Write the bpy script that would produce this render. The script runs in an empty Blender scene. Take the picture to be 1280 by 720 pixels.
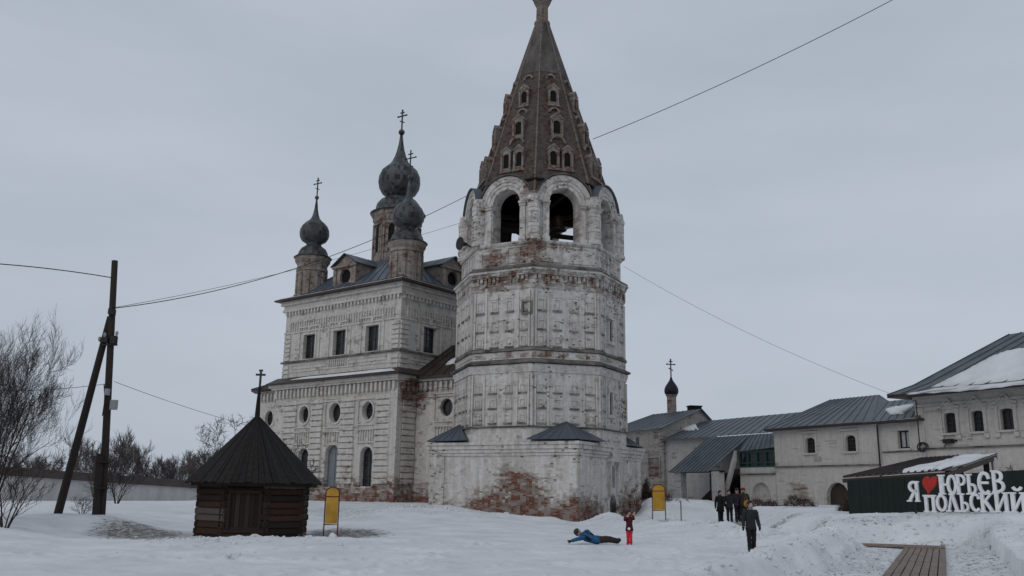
import bpy, bmesh, math, random
import numpy as np
from mathutils import Vector, Matrix, noise as mnoise
from mathutils.geometry import tessellate_polygon
random.seed(7); rng = np.random.default_rng(7)
sc = bpy.context.scene; COL = sc.collection
R_ = math.radians

# ------------------------------------------------------------------ camera
CF, CT, CR, EYE = 1117.9, 0.2239, 0.0145, 1.6
r0 = Vector((1,0,0)); up0 = Vector((0,-math.sin(CT),math.cos(CT))); fw = Vector((0,math.cos(CT),math.sin(CT)))
rr = r0*math.cos(CR)+up0*math.sin(CR); uu = up0*math.cos(CR)-r0*math.sin(CR)
cam = bpy.data.objects.new('camera', bpy.data.cameras.new('camera')); COL.objects.link(cam)
M = Matrix((rr,uu,-fw)).transposed().to_4x4(); M.translation = Vector((0,0,EYE)); cam.matrix_world = M
cam.data.sensor_width = 36; cam.data.lens = CF*36/1280; cam.data.clip_start = .1; cam.data.clip_end = 6000
sc.camera = cam
# ------------------------------------------------------------------ sky, sun, exposure
SUN_EL, SUN_AZ = R_(34), R_(215)          # behind and to the left of the camera, veiled by cloud
w = bpy.data.worlds.new('World'); sc.world = w; w.use_nodes = True
nt = w.node_tree; N = nt.nodes; L = nt.links; N.clear()
out = N.new('ShaderNodeOutputWorld'); bg = N.new('ShaderNodeBackground'); bg.inputs[1].default_value = .1
sky = N.new('ShaderNodeTexSky'); sky.sky_type = 'NISHITA'; sky.sun_disc = False
sky.sun_elevation = SUN_EL; sky.sun_rotation = SUN_AZ; sky.air_density = 1; sky.dust_density = 3
tc = N.new('ShaderNodeTexCoord'); mp = N.new('ShaderNodeMapping'); mp.inputs[3].default_value = (1,1,3.5)
nz = N.new('ShaderNodeTexNoise'); nz.inputs['Scale'].default_value = 1.6; nz.inputs['Detail'].default_value = 5; nz.inputs['Roughness'].default_value = .5
rp = N.new('ShaderNodeValToRGB'); rp.color_ramp.elements[0].position = .3; rp.color_ramp.elements[1].position = .72
rp.color_ramp.elements[0].color = (3.98,4.52,5.22,1); rp.color_ramp.elements[1].color = (5.05,5.58,6.30,1)
mx = N.new('ShaderNodeMix'); mx.data_type = 'RGBA'; mx.inputs[0].default_value = .96     # the cloud deck covers the clear sky
L.new(tc.outputs['Generated'], mp.inputs[0]); L.new(mp.outputs[0], nz.inputs['Vector']); L.new(nz.outputs[0], rp.inputs[0])
L.new(sky.outputs[0], mx.inputs[6]); L.new(rp.outputs[0], mx.inputs[7]); L.new(mx.outputs[2], bg.inputs[0]); L.new(bg.outputs[0], out.inputs[0])
sd = bpy.data.lights.new('sun', 'SUN'); sd.energy = .5; sd.angle = R_(40); sd.color = (1,.95,.9)
so = bpy.data.objects.new('sun', sd); COL.objects.link(so)
sdir = Vector((math.sin(SUN_AZ)*math.cos(SUN_EL), math.cos(SUN_AZ)*math.cos(SUN_EL), math.sin(SUN_EL)))
so.rotation_euler = sdir.to_track_quat('Z','Y').to_euler()
sc.view_settings.view_transform = 'Standard'; sc.view_settings.look = 'None'
sc.view_settings.exposure = 0; sc.view_settings.gamma = 1
sc.render.engine = 'CYCLES'; sc.cycles.max_bounces = 5

# ------------------------------------------------------------------ pixel helpers: a pixel and a plane of the place give a point
def ray(px, py): return rr*((px-640)/CF)+uu*((360-py)/CF)+fw
def at_y(px, py, Y): d = ray(px,py); return Vector((0,0,EYE))+d*(Y/d.y)
class Frame:
    def __init__(s, O, U): s.O = Vector((O[0],O[1],0)); s.U = Vector((U[0],U[1],0)).normalized(); s.Z = Vector((0,0,1)); s.N = s.U.cross(s.Z)
    def p(s, u, v, n=0): return s.O+s.U*u+s.Z*v+s.N*n
    def px(s, x, y, n=0):
        d = ray(x,y); E_ = Vector((0,0,EYE)); t = (s.O+s.N*n-E_).dot(s.N)/d.dot(s.N); q = E_+d*t-s.O
        return q.dot(s.U), q.z
    def P(s, x, y, n=0): u, v = s.px(x,y,n); return s.p(u,v,n)

# ------------------------------------------------------------------ object helpers
WM = {}
SPLIT = {'pilaster','corner_pier','kokoshnik','parapet_panel','impost','column_panel','frieze_ornament','wall_panel','window_surround','round_window_surround','arch_surround','curtain','door_frame','wall','opening','ledge','cornice','stair_back_boards','eyes','icon_case_frame','dark_clutter','door_surround','base_cornice','lower_cornice','balustrade_rail','foot_niche'}
def link(o, parent, M):
    COL.objects.link(o); WM[o.name] = M
    if parent: o.parent = parent; o.matrix_basis = WM[parent.name].inverted()@M
    else: o.matrix_basis = M
    return o
def thing(name, label, cat, loc, group=None):
    o = bpy.data.objects.new(name, None); o.empty_display_size = .3
    link(o, None, Matrix.Translation(Vector(loc))); o['label'] = label; o['category'] = cat
    if group: o['group'] = group
    return o
def tag(o, label, cat, group=None):
    o['label'] = label; o['category'] = cat
    if group: o['group'] = group
    return o
class MB:
    def __init__(s): s.v = []; s.f = []; s.m = []; s.mi = 0
    def add(s, vs, fs):
        b = len(s.v); s.v += [tuple(v) for v in vs]; s.f += [tuple(i+b for i in f) for f in fs]; s.m += [s.mi]*len(fs)
    def hexa(s, q):   # 8 points: bottom 4 ccw then top 4
        s.add(q, [(0,3,2,1),(4,5,6,7),(0,1,5,4),(1,2,6,5),(2,3,7,6),(3,0,4,7)])
    def box(s, F, u0, u1, v0, v1, n0, n1):
        s.hexa([F.p(u,v,n) for v in (v0,v1) for u,n in ((u0,n0),(u0,n1),(u1,n1),(u1,n0))])
    def abox(s, x0,x1,y0,y1,z0,z1):
        s.hexa([(x0,y0,z0),(x1,y0,z0),(x1,y1,z0),(x0,y1,z0),(x0,y0,z1),(x1,y0,z1),(x1,y1,z1),(x0,y1,z1)])
    def slab(s, pts, nrm, t):      # planar polygon given thickness t along nrm
        n = len(pts); a = [Vector(p) for p in pts]; b = [p+Vector(nrm)*t for p in a]
        s.add(a+b, [tuple(range(n))[::-1], tuple(range(n,2*n))]+[(i,(i+1)%n,n+(i+1)%n,n+i) for i in range(n)])
    def tube(s, pts, rad, n=6, cap=True):
        pts = [Vector(p) for p in pts]; k = len(pts); rad = rad if hasattr(rad,'__len__') else [rad]*k; vs = []
        up = None
        for i,p in enumerate(pts):
            t = (pts[min(i+1,k-1)]-pts[max(i-1,0)]).normalized()
            if up is None: up = t.orthogonal().normalized()
            else: up = (up-t*up.dot(t)).normalized()
            b = t.cross(up)
            for j in range(n):
                a = 2*math.pi*j/n; vs.append(p+(up*math.cos(a)+b*math.sin(a))*rad[i])
        fs = [(i*n+j,i*n+(j+1)%n,(i+1)*n+(j+1)%n,(i+1)*n+j) for i in range(k-1) for j in range(n)]
        if cap: fs += [tuple(range(n))[::-1], tuple(range((k-1)*n,k*n))]
        s.add(vs, fs)
    def lathe(s, prof, c, n=24, rot=0, flat=False):
        vs = []; c = Vector(c)
        for r,z in prof:
            for j in range(n):
                a = 2*math.pi*j/n+rot; vs.append((c.x+r*math.sin(a), c.y-r*math.cos(a), c.z+z))
        k = len(prof)
        fs = [(i*n+j,i*n+(j+1)%n,(i+1)*n+(j+1)%n,(i+1)*n+j) for i in range(k-1) for j in range(n)]
        fs += [tuple(range(n))[::-1], tuple(range((k-1)*n,k*n))]
        s.add(vs, fs)
    def blob(s, c, r, n=10, m=7):
        c = Vector(c); r = Vector(r) if hasattr(r,'__len__') else Vector((r,r,r)); vs = [c+Vector((0,0,-r.z))]
        for i in range(1,m):
            t = math.pi*i/m
            for j in range(n): a = 2*math.pi*j/n; vs.append(c+Vector((r.x*math.sin(t)*math.cos(a), r.y*math.sin(t)*math.sin(a), -r.z*math.cos(t))))
        vs.append(c+Vector((0,0,r.z))); T = len(vs)-1
        fs = [(0,1+(j+1)%n,1+j) for j in range(n)]+[(T,1+(m-2)*n+j,1+(m-2)*n+(j+1)%n) for j in range(n)]
        fs += [(1+i*n+j,1+i*n+(j+1)%n,1+(i+1)*n+(j+1)%n,1+(i+1)*n+j) for i in range(m-2) for j in range(n)]
        s.add(vs, fs)
    def groups(s):
        fg = {}; par = []
        # islands by shared vertices, then islands whose boxes touch are one piece
        n = len(s.v); p = list(range(n))
        def find(i):
            while p[i] != i: p[i] = p[p[i]]; i = p[i]
            return i
        for f in s.f:
            a = find(f[0])
            for i in f[1:]: p[find(i)] = a
        isl = {}
        for i in range(n): isl.setdefault(find(i), []).append(i)
        ks = list(isl); A = np.array(s.v); bb = [(A[isl[k]].min(0)-.006, A[isl[k]].max(0)+.006) for k in ks]; q = list(range(len(ks)))
        def fq(i):
            while q[i] != i: q[i] = q[q[i]]; i = q[i]
            return i
        for i in range(len(ks)):
            for j in range(i):
                if (bb[i][0] <= bb[j][1]).all() and (bb[j][0] <= bb[i][1]).all(): q[fq(i)] = fq(j)
        gi = {ks[i]: fq(i) for i in range(len(ks))}; out = {}
        for f in s.f: out.setdefault(gi[find(f[0])], []).append(f)
        return list(out.values())
    def build(s, name, mat, parent=None, smooth=False, kind=None):
        if name in SPLIT and len(s.f) < 900:
            gs = s.groups()
            if len(gs) > 1:
                for fs in gs:
                    use = sorted({i for f in fs for i in f}); mp = {i:k for k,i in enumerate(use)}
                    m2 = MB(); m2.v = [s.v[i] for i in use]; m2.f = [tuple(mp[i] for i in f) for f in fs]; m2.m = [0]*len(fs); o = m2._build(name, mat, parent, smooth, kind)
                return o
        return s._build(name, mat, parent, smooth, kind)
    def _build(s, name, mat, parent=None, smooth=False, kind=None):
        a = np.array(s.v); c = Vector((a.min(0)+a.max(0))/2)
        if parent is None: c.z = float(a[:,2].min())
        me = bpy.data.meshes.new(name); me.from_pydata((a-np.array(c)).tolist(), [], s.f)
        for m in (mat if isinstance(mat,(list,tuple)) else [mat]): me.materials.append(m)
        if any(s.m): me.polygons.foreach_set('material_index', s.m)
        if smooth: me.polygons.foreach_set('use_smooth', [True]*len(me.polygons))
        me.update()
        o = bpy.data.objects.new(name, me); link(o, parent, Matrix.Translation(c))
        if kind: o['kind'] = kind
        return o
def wall(mb, F, outer, holes, depth, back=False, n=0):
    loops = [[Vector((u,v,0)) for u,v in l] for l in [outer]+holes]
    flat = [p for l in loops for p in l]
    tris = tessellate_polygon(loops)
    def orient(t):
        a,b,c = (flat[i] for i in t); return t if (b-a).cross(c-a).z > 0 else t[::-1]
    tris = [orient(tuple(t)) for t in tris]
    mb.add([F.p(p.x,p.y,n) for p in flat], tris)
    if back: mb.add([F.p(p.x,p.y,n-depth) for p in flat], [t[::-1] for t in tris])
    for l in loops[1:]+([loops[0]] if back else []):
        k = len(l)
        mb.add([F.p(p.x,p.y,n) for p in l]+[F.p(p.x,p.y,n-depth) for p in l], [(i,(i+1)%k,k+(i+1)%k,k+i) for i in range(k)])
def rect(u0,u1,v0,v1): return [(u0,v0),(u1,v0),(u1,v1),(u0,v1)]
def arch(u0,u1,v0,v1,n=10,flat=1.0):
    r = (u1-u0)/2; c = (u0+u1)/2; h = r*flat
    return [(u0,v0),(u1,v0)]+[(c+r*math.cos(math.pi*i/n), v1-h+h*math.sin(math.pi*i/n)) for i in range(n+1)]
def oval(u,v,a,b,n=20): return [(u+a*math.cos(2*math.pi*i/n), v+b*math.sin(2*math.pi*i/n)) for i in range(n)]
# shared little meshes in the unit cube: x = u, y = n (depth, 1 = out), z = v
def unit_mesh(name, mat, kind='block', mat2=None):
    m = MB()
    if kind == 'block':
        c = .08
        vs = [(0,0,0),(1,0,0),(1,0,1),(0,0,1),(c*.5,1,c),(1-c*.5,1,c),(1-c*.5,1,1-c),(c*.5,1,1-c)]
        m.add(vs, [(0,1,5,4),(1,2,6,5),(2,3,7,6),(3,0,4,7),(4,5,6,7)])
    elif kind == 'dentil':
        m.abox(0,1,0,1,0,1)
    elif kind == 'panel':
        t = .16
        def b(x0,x1,z0,z1,y1): m.hexa([(x0,0,z0),(x1,0,z0),(x1,y1,z0),(x0,y1,z0),(x0,0,z1),(x1,0,z1),(x1,y1,z1),(x0,y1,z1)])
        b(0,t,.1,1,.6); b(1-t,1,.1,1,.6); b(t,1-t,1-t,1,.55); b(.33,.67,.3,.72,.35); m.mi = 1; b(-.06,1.06,-.04,.1,1); m.mi = 0
    elif kind == 'baluster':
        m.lathe([(.3,0),(.5,.06),(.3,.14),(.45,.35),(.25,.7),(.45,.9),(.5,1)], (.5,.5,0), 6)
    me = bpy.data.meshes.new(name); me.from_pydata(m.v, [], m.f); me.materials.append(mat)
    if mat2: me.materials.append(mat2); me.polygons.foreach_set('material_index', m.m)
    me.update(); return me
def piece(name, me, parent, F, u0, u1, v0, v1, n0, n1):
    o = bpy.data.objects.new(name, me)
    # local x->U, y->N, z->Z ; (U,N,Z) is left-handed, so flip the run of x
    X = -F.U*(u1-u0); O = F.p(u1,v0,n0)
    Mx = Matrix.Identity(4); Mx.col[0][:3] = X; Mx.col[1][:3] = F.N*(n1-n0); Mx.col[2][:3] = Vector((0,0,v1-v0)); Mx.col[3][:3] = O
    return link(o, parent, Mx)

# ------------------------------------------------------------------ materials
class NT:
    def __init__(s, name):
        s.m = bpy.data.materials.new(name); s.m.use_nodes = True; s.t = s.m.node_tree; s.t.nodes.clear()
        s.o = s.n('ShaderNodeOutputMaterial'); s.b = s.n('ShaderNodeBsdfPrincipled'); s.l(s.b.outputs[0], s.o.inputs[0])
        s.b.inputs['Specular IOR Level'].default_value = .25
    def n(s, t, **k):
        x = s.t.nodes.new(t)
        for a,b in k.items():
            if a[0] == 'i' and a[1:].isdigit(): x.inputs[int(a[1:])].default_value = b
            else: setattr(x, a, b)
        return x
    def l(s, a, b): s.t.links.new(a, b)
    def val(s, x, sock):
        if isinstance(x, (int,float)): sock.default_value = x
        else: s.l(x, sock)
    def math(s, op, a, b=0, c=None):
        x = s.n('ShaderNodeMath', operation=op); s.val(a, x.inputs[0]); s.val(b, x.inputs[1])
        if c is not None: s.val(c, x.inputs[2])
        return x.outputs[0]
    def noise(s, vec, scale, detail=4, rough=.55, dist=0):
        x = s.n('ShaderNodeTexNoise'); x.inputs['Scale'].default_value = scale; x.inputs['Detail'].default_value = detail
        x.inputs['Roughness'].default_value = rough; x.inputs['Distortion'].default_value = dist; s.l(vec, x.inputs['Vector']); return x.outputs[0]
    def ramp(s, fac, a, b):
        x = s.n('ShaderNodeMapRange'); s.val(fac, x.inputs[0]); x.inputs[1].default_value = a; x.inputs[2].default_value = b; return x.outputs[0]
    def mix(s, f, a, b):
        x = s.n('ShaderNodeMix', data_type='RGBA'); s.val(f, x.inputs[0])
        for v,k in ((a,6),(b,7)):
            if isinstance(v, tuple): x.inputs[k].default_value = (*v,1) if len(v) == 3 else v
            else: s.l(v, x.inputs[k])
        return x.outputs[2]
    def pos(s, scale=(1,1,1)):
        g = s.n('ShaderNodeNewGeometry'); mp = s.n('ShaderNodeMapping'); mp.inputs[3].default_value = scale; s.l(g.outputs['Position'], mp.inputs[0]); return mp.outputs[0]
    def bump(s, h, d, st=1):
        x = s.n('ShaderNodeBump'); x.inputs['Strength'].default_value = st; x.inputs['Distance'].default_value = d; s.l(h, x.inputs['Height']); s.l(x.outputs[0], s.b.inputs['Normal'])
    def done(s, col, rough=.9, metal=0):
        s.l(col, s.b.inputs['Base Color']) if not isinstance(col, tuple) else setattr(s.b.inputs['Base Color'],'default_value',(*col,1))
        s.val(rough, s.b.inputs['Roughness']); s.b.inputs['Metallic'].default_value = metal; return s.m
def plaster(name, a, b, zlow=0, low=.25, loss=.0, spots=(), grime=.5, band=(), brick2=(.20,.06,.032), chips=.85):
    s = NT(name); P = s.pos()
    sep = s.n('ShaderNodeSeparateXYZ'); s.l(P, sep.inputs[0]); x,y,z = sep.outputs
    u = s.math('MULTIPLY_ADD', y, .3, x)
    cb = s.n('ShaderNodeCombineXYZ'); s.l(u, cb.inputs[0]); s.l(z, cb.inputs[1])
    br = s.n('ShaderNodeTexBrick'); s.l(cb.outputs[0], br.inputs['Vector']); br.inputs['Scale'].default_value = 1
    br.inputs['Brick Width'].default_value = .26; br.inputs['Row Height'].default_value = .08; br.inputs['Mortar Size'].default_value = .010
    br.inputs['Color1'].default_value = (.085,.026,.016,1); br.inputs['Color2'].default_value = (*brick2,1); br.inputs['Mortar'].default_value = (.17,.13,.11,1)
    # loss of whitewash, snapped to bricks so that edges step brick by brick
    sn = s.n('ShaderNodeVectorMath', operation='SNAP'); s.l(cb.outputs[0], sn.inputs[0]); sn.inputs[1].default_value = (.14,.08,1)
    big = s.noise(P, .55, 6, .62); n2 = s.noise(sn.outputs[0], 1.9, 6, .8)
    f = s.math('MULTIPLY_ADD', n2, .85, s.math('MULTIPLY', big, .28))
    f = s.math('ADD', f, s.math('MULTIPLY', s.math('SUBTRACT', 1, s.ramp(z, zlow, zlow+2.2)), low))
    for (sx,sy,sz),r,k in spots:
        d = s.n('ShaderNodeVectorMath', operation='DISTANCE'); s.l(P, d.inputs[0]); d.inputs[1].default_value = (sx,sy,sz)
        f = s.math('ADD', f, s.math('MULTIPLY', s.math('SUBTRACT', 1, s.ramp(d.outputs['Value'], 0, r)), k))
    for z0,z1,k in band:
        h = (z1-z0)/2; t = s.math('SUBTRACT', 1, s.ramp(s.math('ABSOLUTE', s.math('SUBTRACT', z, (z0+z1)/2)), h*.6, h))
        f = s.math('ADD', f, s.math('MULTIPLY', t, k))
    mask = s.ramp(f, .70-loss, .735-loss)
    # whitewash: soft mottling, rain streaks, faint courses
    st = s.noise(s.pos((2.2,2.2,.25)), 1.6, 5, .6); mo = s.noise(P, 3.5, 5, .65)
    wash = s.mix(s.ramp(s.math('MULTIPLY_ADD', st, .5, s.math('MULTIPLY', mo, .5)), .38, .62), a, b)
    gm = s.math('MULTIPLY', s.ramp(s.noise(s.pos((1,1,.5)), .9, 7, .7), .5, .75), grime)
    wash = s.mix(gm, wash, (.12,.103,.088)); wash = s.mix(s.math('MULTIPLY', s.ramp(s.noise(s.pos((1,1,.35)), 2.1, 6, .75), .55, .70), grime*.4), wash, (.14,.12,.10))
    wash = s.mix(s.math('MULTIPLY', br.outputs['Fac'], .10), wash, (.16,.14,.125))
    fine = s.noise(P, 13, 4, .7); wash = s.mix(s.math('MULTIPLY', s.ramp(fine, .55, .72), .35), wash, (.2,.175,.155))
    spk = s.ramp(s.math('ADD', s.noise(sn.outputs[0], 7, 2, .6), s.math('MULTIPLY', s.math('SUBTRACT', big, .5), .6)), .68, .695)
    wash = s.mix(s.math('MULTIPLY', spk, chips), wash, (.085,.045,.035))
    wash = s.mix(s.math('MULTIPLY', s.ramp(f, .60-loss, .69-loss), .75), wash, (.215,.175,.145))
    pin = s.ramp(s.noise(P, .8, 3), .35, .7)
    bc = s.mix(s.ramp(s.noise(sn.outputs[0], 2.6, 4, .7), .46, .56), br.outputs['Color'], (.24,.205,.18))
    col = s.mix(mask, wash, bc)
    hgt = s.math('SUBTRACT', s.math('MULTIPLY', mo, .25), s.math('ADD', s.math('MULTIPLY', mask, .7), s.math('MULTIPLY', br.outputs['Fac'], .25)))
    s.bump(hgt, .04, .8)
    return s.done(col, .93)
def simple(name, a, b, scale=3, stretch=(1,1,1), rough=.85, bump=.01, metal=0, lo=.35, hi=.65, detail=6):
    s = NT(name); n = s.noise(s.pos(stretch), scale, detail, .6); s.bump(n, bump); return s.done(s.mix(s.ramp(n,lo,hi), a, b), rough, metal)
def metal_sheet(name, a, b, rust=.3, torn=0):
    s = NT(name); P = s.pos(); n = s.noise(P, .8, 6, .65); r = s.ramp(s.noise(P, 2.3, 8, .7), .62-rust*.2, .7)
    oi = s.n('ShaderNodeObjectInfo'); c = s.mix(s.ramp(n,.35,.65), a, b); c = s.mix(s.math('MULTIPLY', oi.outputs['Random'], .35), c, b)
    c = s.mix(s.math('MULTIPLY', r, rust), c, (.09,.055,.04))
    if torn:
        sn = s.n('ShaderNodeVectorMath', operation='SNAP'); s.l(P, sn.inputs[0]); sn.inputs[1].default_value = (.22,.22,.42)
        q = s.noise(sn.outputs[0], 1.9, 3, .8); c = s.mix(s.math('MULTIPLY', s.ramp(q, .52, .56), torn), c, (.018,.016,.016)); q2 = s.noise(sn.outputs[0], 3.3, 2, .8); c = s.mix(s.math('MULTIPLY', s.ramp(q2, .56, .62), torn*.5), c, (.17,.19,.20))
    s.bump(n, .02, .5); return s.done(c, .5, .35)
def plank_mat(name, a, b, dirc=(1,1,1), pale=.2):
    s = NT(name); P = s.pos(dirc); oi = s.n('ShaderNodeObjectInfo'); ad = s.n('ShaderNodeVectorMath', operation='ADD'); s.l(P, ad.inputs[0]); s.l(oi.outputs['Random'], ad.inputs[1])
    n = s.noise(ad.outputs[0], 9, 6, .7); c = s.mix(s.ramp(n,.3,.7), a, b)
    c = s.mix(s.math('MULTIPLY', s.math('POWER', oi.outputs['Random'], 3), pale), c, (.16,.14,.125)); s.bump(n, .012); return s.done(c, .9)
def plain(name, c, rough=.8, metal=0):
    s = NT(name); n = s.noise(s.pos(), 6, 3); return s.done(s.mix(s.ramp(n,.3,.7), tuple(x*.85 for x in c), tuple(min(1,x*1.12) for x in c)), rough, metal)
def glass(name, c=(.012,.014,.017)):
    s = NT(name); n = s.noise(s.pos(), 1.3, 3); s.b.inputs['Specular IOR Level'].default_value = .5; s.bump(n, .02, .4)
    return s.done(s.mix(s.ramp(n,.4,.6), c, tuple(x*2 for x in c)), .18)

WA, WB = (.47,.44,.41), (.68,.65,.62)
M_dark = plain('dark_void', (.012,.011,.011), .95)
M_glass = glass('window_glass')
M_slate = metal_sheet('corner_roof_tin', (.085,.10,.125), (.12,.135,.16), .15)
M_roof = metal_sheet('weathered_roof_tin', (.076,.089,.101), (.130,.147,.164), .4)
M_roofb = metal_sheet('bluish_roof_tin', (.075,.095,.125), (.15,.175,.21), .7)
M_roofd = metal_sheet('rusty_dark_roof', (.035,.028,.027), (.07,.052,.048), .6)
M_dome = metal_sheet('dome_tin', (.035,.042,.047), (.095,.11,.12), .8, .75)
M_domeb = metal_sheet('dark_blue_dome', (.012,.014,.022), (.02,.022,.035), .1)
M_cross = plain('cross_iron', (.05,.045,.04), .6, .3)
M_wood = plank_mat('old_log_wood', (.009,.006,.005), (.032,.019,.014), (.6,.6,5), .12)
M_rwood = plank_mat('blackened_roof_boards', (.006,.0055,.005), (.024,.021,.020), (1,1,.5), .05)
M_pole = plank_mat('tarred_pole_wood', (.012,.008,.007), (.036,.024,.021), (3,3,.3), .12)
M_walk = plank_mat('boardwalk_wood', (.15,.112,.092), (.29,.235,.205), (1,.3,1), .5)
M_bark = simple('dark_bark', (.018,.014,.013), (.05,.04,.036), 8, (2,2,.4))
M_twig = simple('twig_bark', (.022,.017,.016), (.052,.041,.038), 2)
M_twigf = simple('hazed_twig_bark', (.075,.062,.058), (.125,.105,.10), .5)  # far trees: the haze of distance is put into the bark colour
M_wire = plain('cable_rubber', (.015,.015,.016), .7)
M_yel = simple('ochre_board_paint', (.34,.18,.02), (.50,.28,.035), 2, bump=.003, rough=.5)
M_brn = plain('brown_steel_frame', (.10,.028,.02), .6)
M_green = simple('dark_green_fence_paint', (.005,.010,.009), (.010,.017,.015), 2, (1,1,.3), .6)
M_grnw = plain('green_window_paint', (.022,.06,.05), .6)
M_letter = simple('white_letter_paint', (.66,.66,.68), (.80,.80,.82), 4, rough=.5, bump=.002)
M_red = plain('red_heart_paint', (.42,.03,.02), .45)
M_iron = plain('wrought_iron', (.03,.028,.028), .6, .3)
M_box = plain('grey_metal_box', (.30,.31,.32), .5)

# snow with its dirt as a mesh attribute
def snow_mat(name, attr=True):
    s = NT(name); P = s.pos(); n = s.noise(P, .55, 6, .6); n2 = s.noise(P, 7, 6, .65); n3 = s.noise(P, 2.2, 6, .7, .6)
    c = s.mix(s.ramp(n,.35,.65), (.60,.61,.63), (.73,.74,.755))
    if attr:
        at = s.n('ShaderNodeAttribute', attribute_name='dirt'); d = at.outputs['Fac']
        k = s.ramp(s.math('ADD', d, s.math('MULTIPLY', s.math('SUBTRACT', n3, .5), 1.3)), .25, 1.0)
        c = s.mix(s.math('MULTIPLY', k, .62), c, (.27,.255,.255))
        sp = s.ramp(s.math('ADD', s.noise(s.pos((1,.8,1)), 5, 5, .75), s.math('MULTIPLY', d, .16)), .625, .665)
        c = s.mix(s.math('MULTIPLY', sp, s.math('MINIMUM', s.math('MULTIPLY', d, 2.2), .85)), c, (.09,.07,.055))
    h = s.math('ADD', s.math('MULTIPLY', n2, .35), n3); s.bump(h, .10, .55)
    s.b.inputs['Subsurface Weight'].default_value = 0
    return s.done(c, .75)
M_snow = snow_mat('trodden_snow'); M_rsnow = snow_mat('roof_snow', False)

# ------------------------------------------------------------------ ground
CTL = {   # column of view : (distance, height) of the snow surface
 -300:[(6,0),(15,.1),(25,.3),(36,.5),(50,.3),(80,.1)],
 0:[(6,0),(15,.1),(25,.3),(36,.5),(50,.3),(60,.2),(80,.05)],
 128:[(6,0),(15,.03),(23,.10),(25.5,.14),(28,.0),(33,.0),(35.5,.5),(42,.45),(60,.3),(85,.05)],
 230:[(6,0),(15,.02),(24,.08),(26,.13),(28.5,-.02),(37,0),(41,.15),(48,.35),(60,.35),(85,.05)],
 315:[(6,0),(15,.0),(25,.05),(27.6,.2),(30,-.05),(34,-.05),(41,.1),(50,.5),(58,.75),(80,.8)],
 415:[(6,0),(15,0),(25,.05),(28.4,.17),(30.5,0),(37,.03),(44,.25),(50,.5),(58,.78),(80,.8)],
 500:[(6,0),(20,0),(29,.12),(33,.02),(40,.15),(46,.5),(50,.72),(55,.7),(59,.8),(80,.8)],
 560:[(6,0),(20,0),(35,.1),(43,.25),(48,.6),(51,.72),(55,.8),(80,.8)],
 620:[(6,0),(20,0),(35,.05),(45,.25),(49,.5),(52,.42),(60,.4)],
 690:[(6,0),(20,0),(35,0),(44,.08),(47.5,.38),(50,.2),(60,.2)],
 725:[(6,0),(20,0),(35,0),(44,.02),(47.5,.05),(50,.05),(60,.1)],
 765:[(6,0),(20,0),(38,0),(44,.02),(48.5,.62),(51,.3),(55,.2),(60,.2)],
 795:[(6,0),(20,0),(38,0),(43,.05),(47,.15),(52,.2),(60,.3)],
 815:[(6,0),(20,0),(34,0),(40,.15),(45,.42),(48,.15),(52,.2),(55,.7),(59,1.3),(80,1.3)],
 850:[(6,0),(20,0),(32,.0),(37,.15),(42,.42),(45.5,.05),(51,.05),(54,.5),(58,1.3),(80,1.3)],
 872:[(6,0),(20,0),(30,.0),(36,.2),(40,.62),(43.5,.12),(50,.1),(54,.5),(58,1.2),(80,1.2)],
 910:[(6,0),(20,0),(28,.05),(33.5,.25),(36.6,.55),(38,.5),(40,.14),(46,.12),(52,.2),(56,.85),(62,1.05),(80,1.1)],
 950:[(6,0),(18,0),(26,.02),(30,.16),(33.2,.5),(34.8,.46),(36.8,.1),(46.5,.12),(48.5,.6),(50,.88),(54,1.0),(80,1.1)],
 1000:[(6,0),(14,.0),(20,.03),(25,.12),(29,.46),(30.6,.42),(32.6,.06),(35.8,.08),(36.8,.68),(38.5,.85),(50,.98),(80,1.1)],
 1040:[(6,0),(21,.03),(25,.35),(27.6,.52),(29,.4),(30.4,.05),(32.2,.03),(33,.72),(34.6,.86),(38,.88),(50,.98),(80,1.1)],
 1100:[(6,0),(31.5,0),(32.4,.6),(33.6,.9),(36,.97),(38,.95),(50,.95),(80,1.1)],
 1180:[(6,0),(30.8,0),(31.8,.65),(32.8,.95),(34,1.06),(36,1.05),(50,1.0),(80,1.1)],
 1262:[(6,.3),(27,.6),(30.2,.98),(31.5,1.12),(36,1.12),(50,.95),(80,1.1)],
 1500:[(6,.4),(10,.5),(14,.6),(18,.6),(22,.7),(28,.8),(33,.8),(36,.85),(50,.95),(80,1.1)],
}
_cx = np.array(sorted(CTL)); _D = np.concatenate([np.arange(0,60,.25), np.arange(60,122,2.0)])
_T = np.array([np.interp(_D, [p[0] for p in CTL[c]]+[120], [p[1] for p in CTL[c]]+[0.05]) for c in _cx])
ker = np.exp(-np.linspace(-1.6,1.6,5)**2); ker /= ker.sum()
_T = np.array([np.convolve(np.pad(t,2,mode='edge'), ker, mode='valid') for t in _T])
def ground_np(X, Y):
    Yc = np.maximum(Y, .5); s = 640+1140*X/Yc; d = np.clip(Y,0,119)
    i = np.clip(np.searchsorted(_cx, s)-1, 0, len(_cx)-2); t = np.clip((s-_cx[i])/(_cx[i+1]-_cx[i]),0,1); t = t*t*(3-2*t)
    j = np.clip(np.searchsorted(_D, d)-1, 0, len(_D)-2); q = np.clip((d-_D[j])/(_D[j+1]-_D[j]),0,1)
    g = lambda a: _T[a,j]*(1-q)+_T[a,j+1]*q
    return g(i)*(1-t)+g(i+1)*t
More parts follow.
